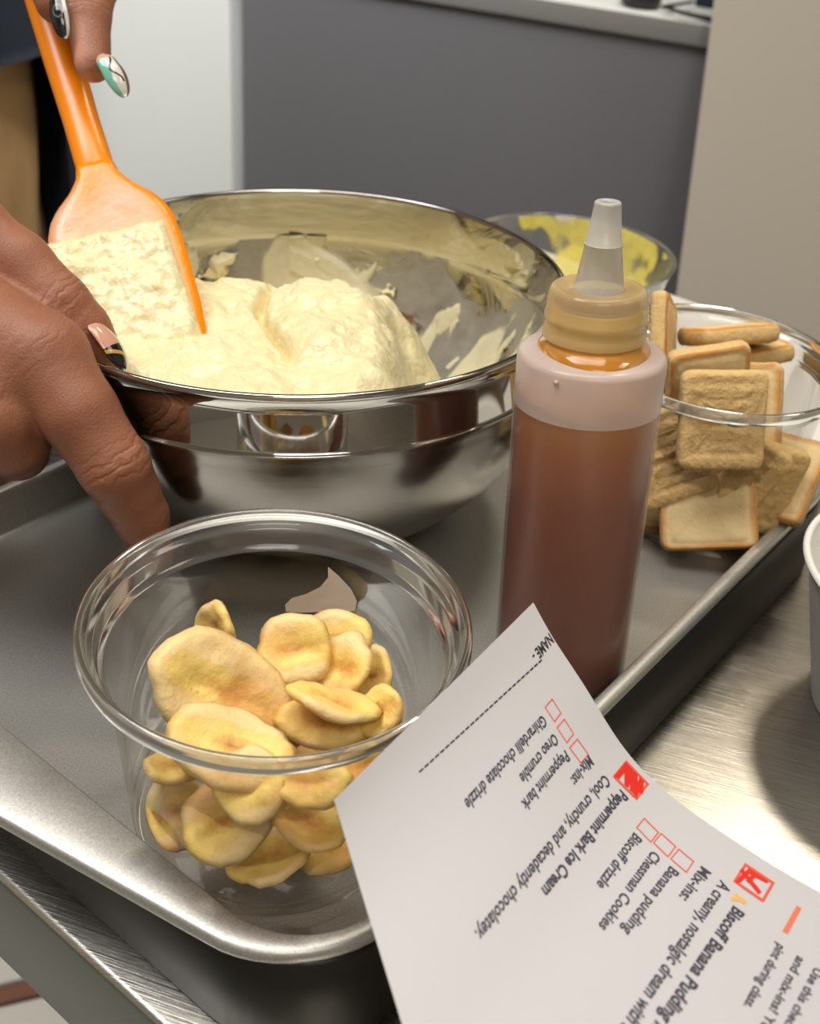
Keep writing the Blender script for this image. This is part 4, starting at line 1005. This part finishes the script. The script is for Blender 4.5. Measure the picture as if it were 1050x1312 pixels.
# nails: curved almond plates with painted tips
def nail_mat(style):
    t = NT('nail_' + style); uv = t.node('ShaderNodeUVMap').outputs[0]; s = t.node('ShaderNodeSeparateXYZ'); t.link(uv, s.inputs[0]); U, V = t.math('SUBTRACT', 1.0, s.outputs[0]), s.outputs[1]
    def band(expr, w): return t.math('LESS_THAN', t.math('ABSOLUTE', expr), w)
    if style == 'teal':
        c = srgb(226, 222, 214)
        c = t.mix(t.math('LESS_THAN', t.math('ADD', U, t.math('MULTIPLY', V, 0.10)), 0.36), c, srgb(122, 190, 172))
        sq = t.math('SUBTRACT', U, t.math('ADD', 0.52, t.math('MULTIPLY', t.math('SINE', t.math('MULTIPLY', V, 11.0)), 0.17)))
        c = t.mix(t.math('MULTIPLY', band(sq, 0.055), t.math('LESS_THAN', V, 0.74)), c, srgb(38, 30, 28))
        c = t.mix(t.math('GREATER_THAN', t.math('ADD', U, t.math('MULTIPLY', V, 0.12)), 0.88), c, srgb(118, 78, 58))
        c = t.mix(t.math('LESS_THAN', V, 0.14), c, srgb(214, 170, 152))
    elif style == 'dark':
        U = s.outputs[0]
        c = srgb(24, 22, 30)
        r_ = t.math('SQRT', t.math('ADD', t.math('POWER', t.math('SUBTRACT', U, 0.45), 2.0), t.math('MULTIPLY', t.math('POWER', t.math('SUBTRACT', V, 0.45), 2.0), 3.0)))
        c = t.mix(band(t.math('SUBTRACT', r_, 0.24), 0.035), c, srgb(112, 106, 104))
        c = t.mix(t.math('LESS_THAN', U, 0.16), c, srgb(206, 200, 196))
    else:
        c = srgb(214, 158, 136)
        c = t.mix(t.math('GREATER_THAN', V, 0.56), c, srgb(24, 24, 30))
        c = t.mix(t.math('MULTIPLY', t.math('GREATER_THAN', V, 0.50), t.math('GREATER_THAN', U, 0.66)), c, srgb(142, 190, 196))
        c = t.mix(band(t.math('SUBTRACT', V, t.math('ADD', 0.62, t.math('MULTIPLY', U, 0.22))), 0.035), c, srgb(206, 164, 78))
    return t.surf(t.bsdf(c, 0.12, 0, None, **{'Coat Weight': 0.6, 'Coat Roughness': 0.05}))
def nail(name, base, tip, normal, w, curve, style):
    base, tip = np.array(base), np.array(tip); d = tip - base; L = np.linalg.norm(d); d /= L; nn = np.array(normal, float); nn = nn - d * (nn @ d); nn /= np.linalg.norm(nn); sdv = np.cross(d, nn)
    v, f, uv = [], [], []; nu, nv = 13, 18
    for lay in (0, 1):
        for j in range(nv):
            q = j / (nv - 1); ww = w * (0.80 + 0.25 * math.sin(min(1, q * 1.6) * math.pi / 2)) * math.sqrt(max(0.02, 1 - (max(0, q - 0.45) / 0.56) ** 2.2)) * (math.sqrt(min(1, q * 6 + 0.25)))
            for i in range(nu):
                c = -1 + 2 * i / (nu - 1); h = curve * (1 - c * c) * (ww / w) + 0.0012 * math.sin(q * math.pi) - 0.0004 * lay
                v.append(base + d * L * q + sdv * ww * c + nn * h - PLc); uv.append((i / (nu - 1), q))
    m = nu * nv
    for lay in (0, 1):
        for j in range(nv - 1):
            for i in range(nu - 1):
                q = (lay * m + j * nu + i, lay * m + j * nu + i + 1, lay * m + (j + 1) * nu + i + 1, lay * m + (j + 1) * nu + i); f.append(q if lay else q[::-1])
    for j in range(nv - 1):
        for i in (0, nu - 1): f.append((j * nu + i, (j + 1) * nu + i, m + (j + 1) * nu + i, m + j * nu + i))
    for i in range(nu - 1):
        for j in (0, nv - 1): f.append((j * nu + i, j * nu + i + 1, m + j * nu + i + 1, m + j * nu + i))
    o = mesh(name, v, f, nail_mat(style), person, True, uv=uv); o['label'] = {'teal': 'almond nail painted white and teal with a black squiggle', 'dark': 'black nail with a grey swirl and silver edge', 'tip': 'pink nail with a black and pale blue tip'}[style]
nail('fingernail', at(130, 70, 0.3735), at(161, 124, 0.3735), -_fwd * 0.9 + CX * 0.55, 0.0036, 0.0016, 'teal')
nail('fingernail', at(72, -8, 0.3752), at(83, 50, 0.3740), -_fwd * 1.0 - CX * 0.15, 0.0030, 0.0014, 'dark')
nail('thumbnail', at(117, 412, 0.3292), at(160, 474, 0.3300), -_fwd * 0.5 + CX * 0.9 + CY * 0.45, 0.0043, 0.0016, 'tip')

# clothes: trousers below, navy top whose hem drops lower towards the person's front
def cloth_tube(name, cx, cy, rx, ry, zb, zt, mat, th=0.004, amp=0.004, seed=1.0, na=72, nz=40):
    v, f = [], []
    for lay in (0, 1):
        for j in range(nz):
            for i in range(na):
                a = 2 * math.pi * i / na; z0, z1 = zb(a), zt(a); z = z0 + (z1 - z0) * j / (nz - 1)
                w = amp * fbm((math.cos(a), math.sin(a), z * 2.2), 3.0, 3, seed) - th * lay
                v.append((cx + (rx(z) + w) * math.cos(a) - PLc[0], cy + (ry(z) + w) * math.sin(a) - PLc[1], z - PLc[2]))
    m = na * nz
    for lay in (0, 1):
        for j in range(nz - 1):
            for i in range(na):
                q = (lay * m + j * na + i, lay * m + j * na + (i + 1) % na, lay * m + (j + 1) * na + (i + 1) % na, lay * m + (j + 1) * na + i); f.append(q if not lay else q[::-1])
    for i in range(na):
        for j in (0, nz - 1): f.append((j * na + i, j * na + (i + 1) % na, m + j * na + (i + 1) % na, m + j * na + i))
    return mesh(name, v, f, mat, person, True)
cloth_tube('trousers', -0.458, 0.925, lambda z: 0.126 + 0.01 * math.sin(z * 4), lambda z: 0.136, lambda a: FZ + 0.07, lambda a: 0.10, M_tan, 0.004, 0.006, 2.0)
def hem(a):
    w = math.atan2(math.sin(a - 0.85), math.cos(a - 0.85))     # 0 towards the front of the person
    return 0.020 - 0.46 * float(1 - smooth01(abs(w), 0.50, 0.80))
cloth_tube('navy_top', -0.450, 0.925, lambda z: 0.146 - 0.02 * float(smooth01(z, 0.3, 0.5)), lambda z: 0.150, hem, lambda a: 0.40, M_navy, 0.004, 0.005, 5.0)
for s, (a, b) in enumerate(((SR, SR + (ER - SR) * 0.55), (SL, SL + (EL - SL) * 0.55))):
    pts = [a + (b - a) * t for t in np.linspace(-0.1, 1, 8)]; sv2, sf2 = tube([p - PLc for p in pts], [0.064, 0.062, 0.060, 0.058, 0.056, 0.055, 0.054, 0.053], 24)
    mesh('sleeve', sv2, sf2[:-1], M_navy, person, True)
for s in (-1, 1):
    sh_ = bevel_box('shoe', (0.25, 0.09, 0.07), 0.03, M_black, person, (0.0, s * 0.075 + 0.04, 0.0365))
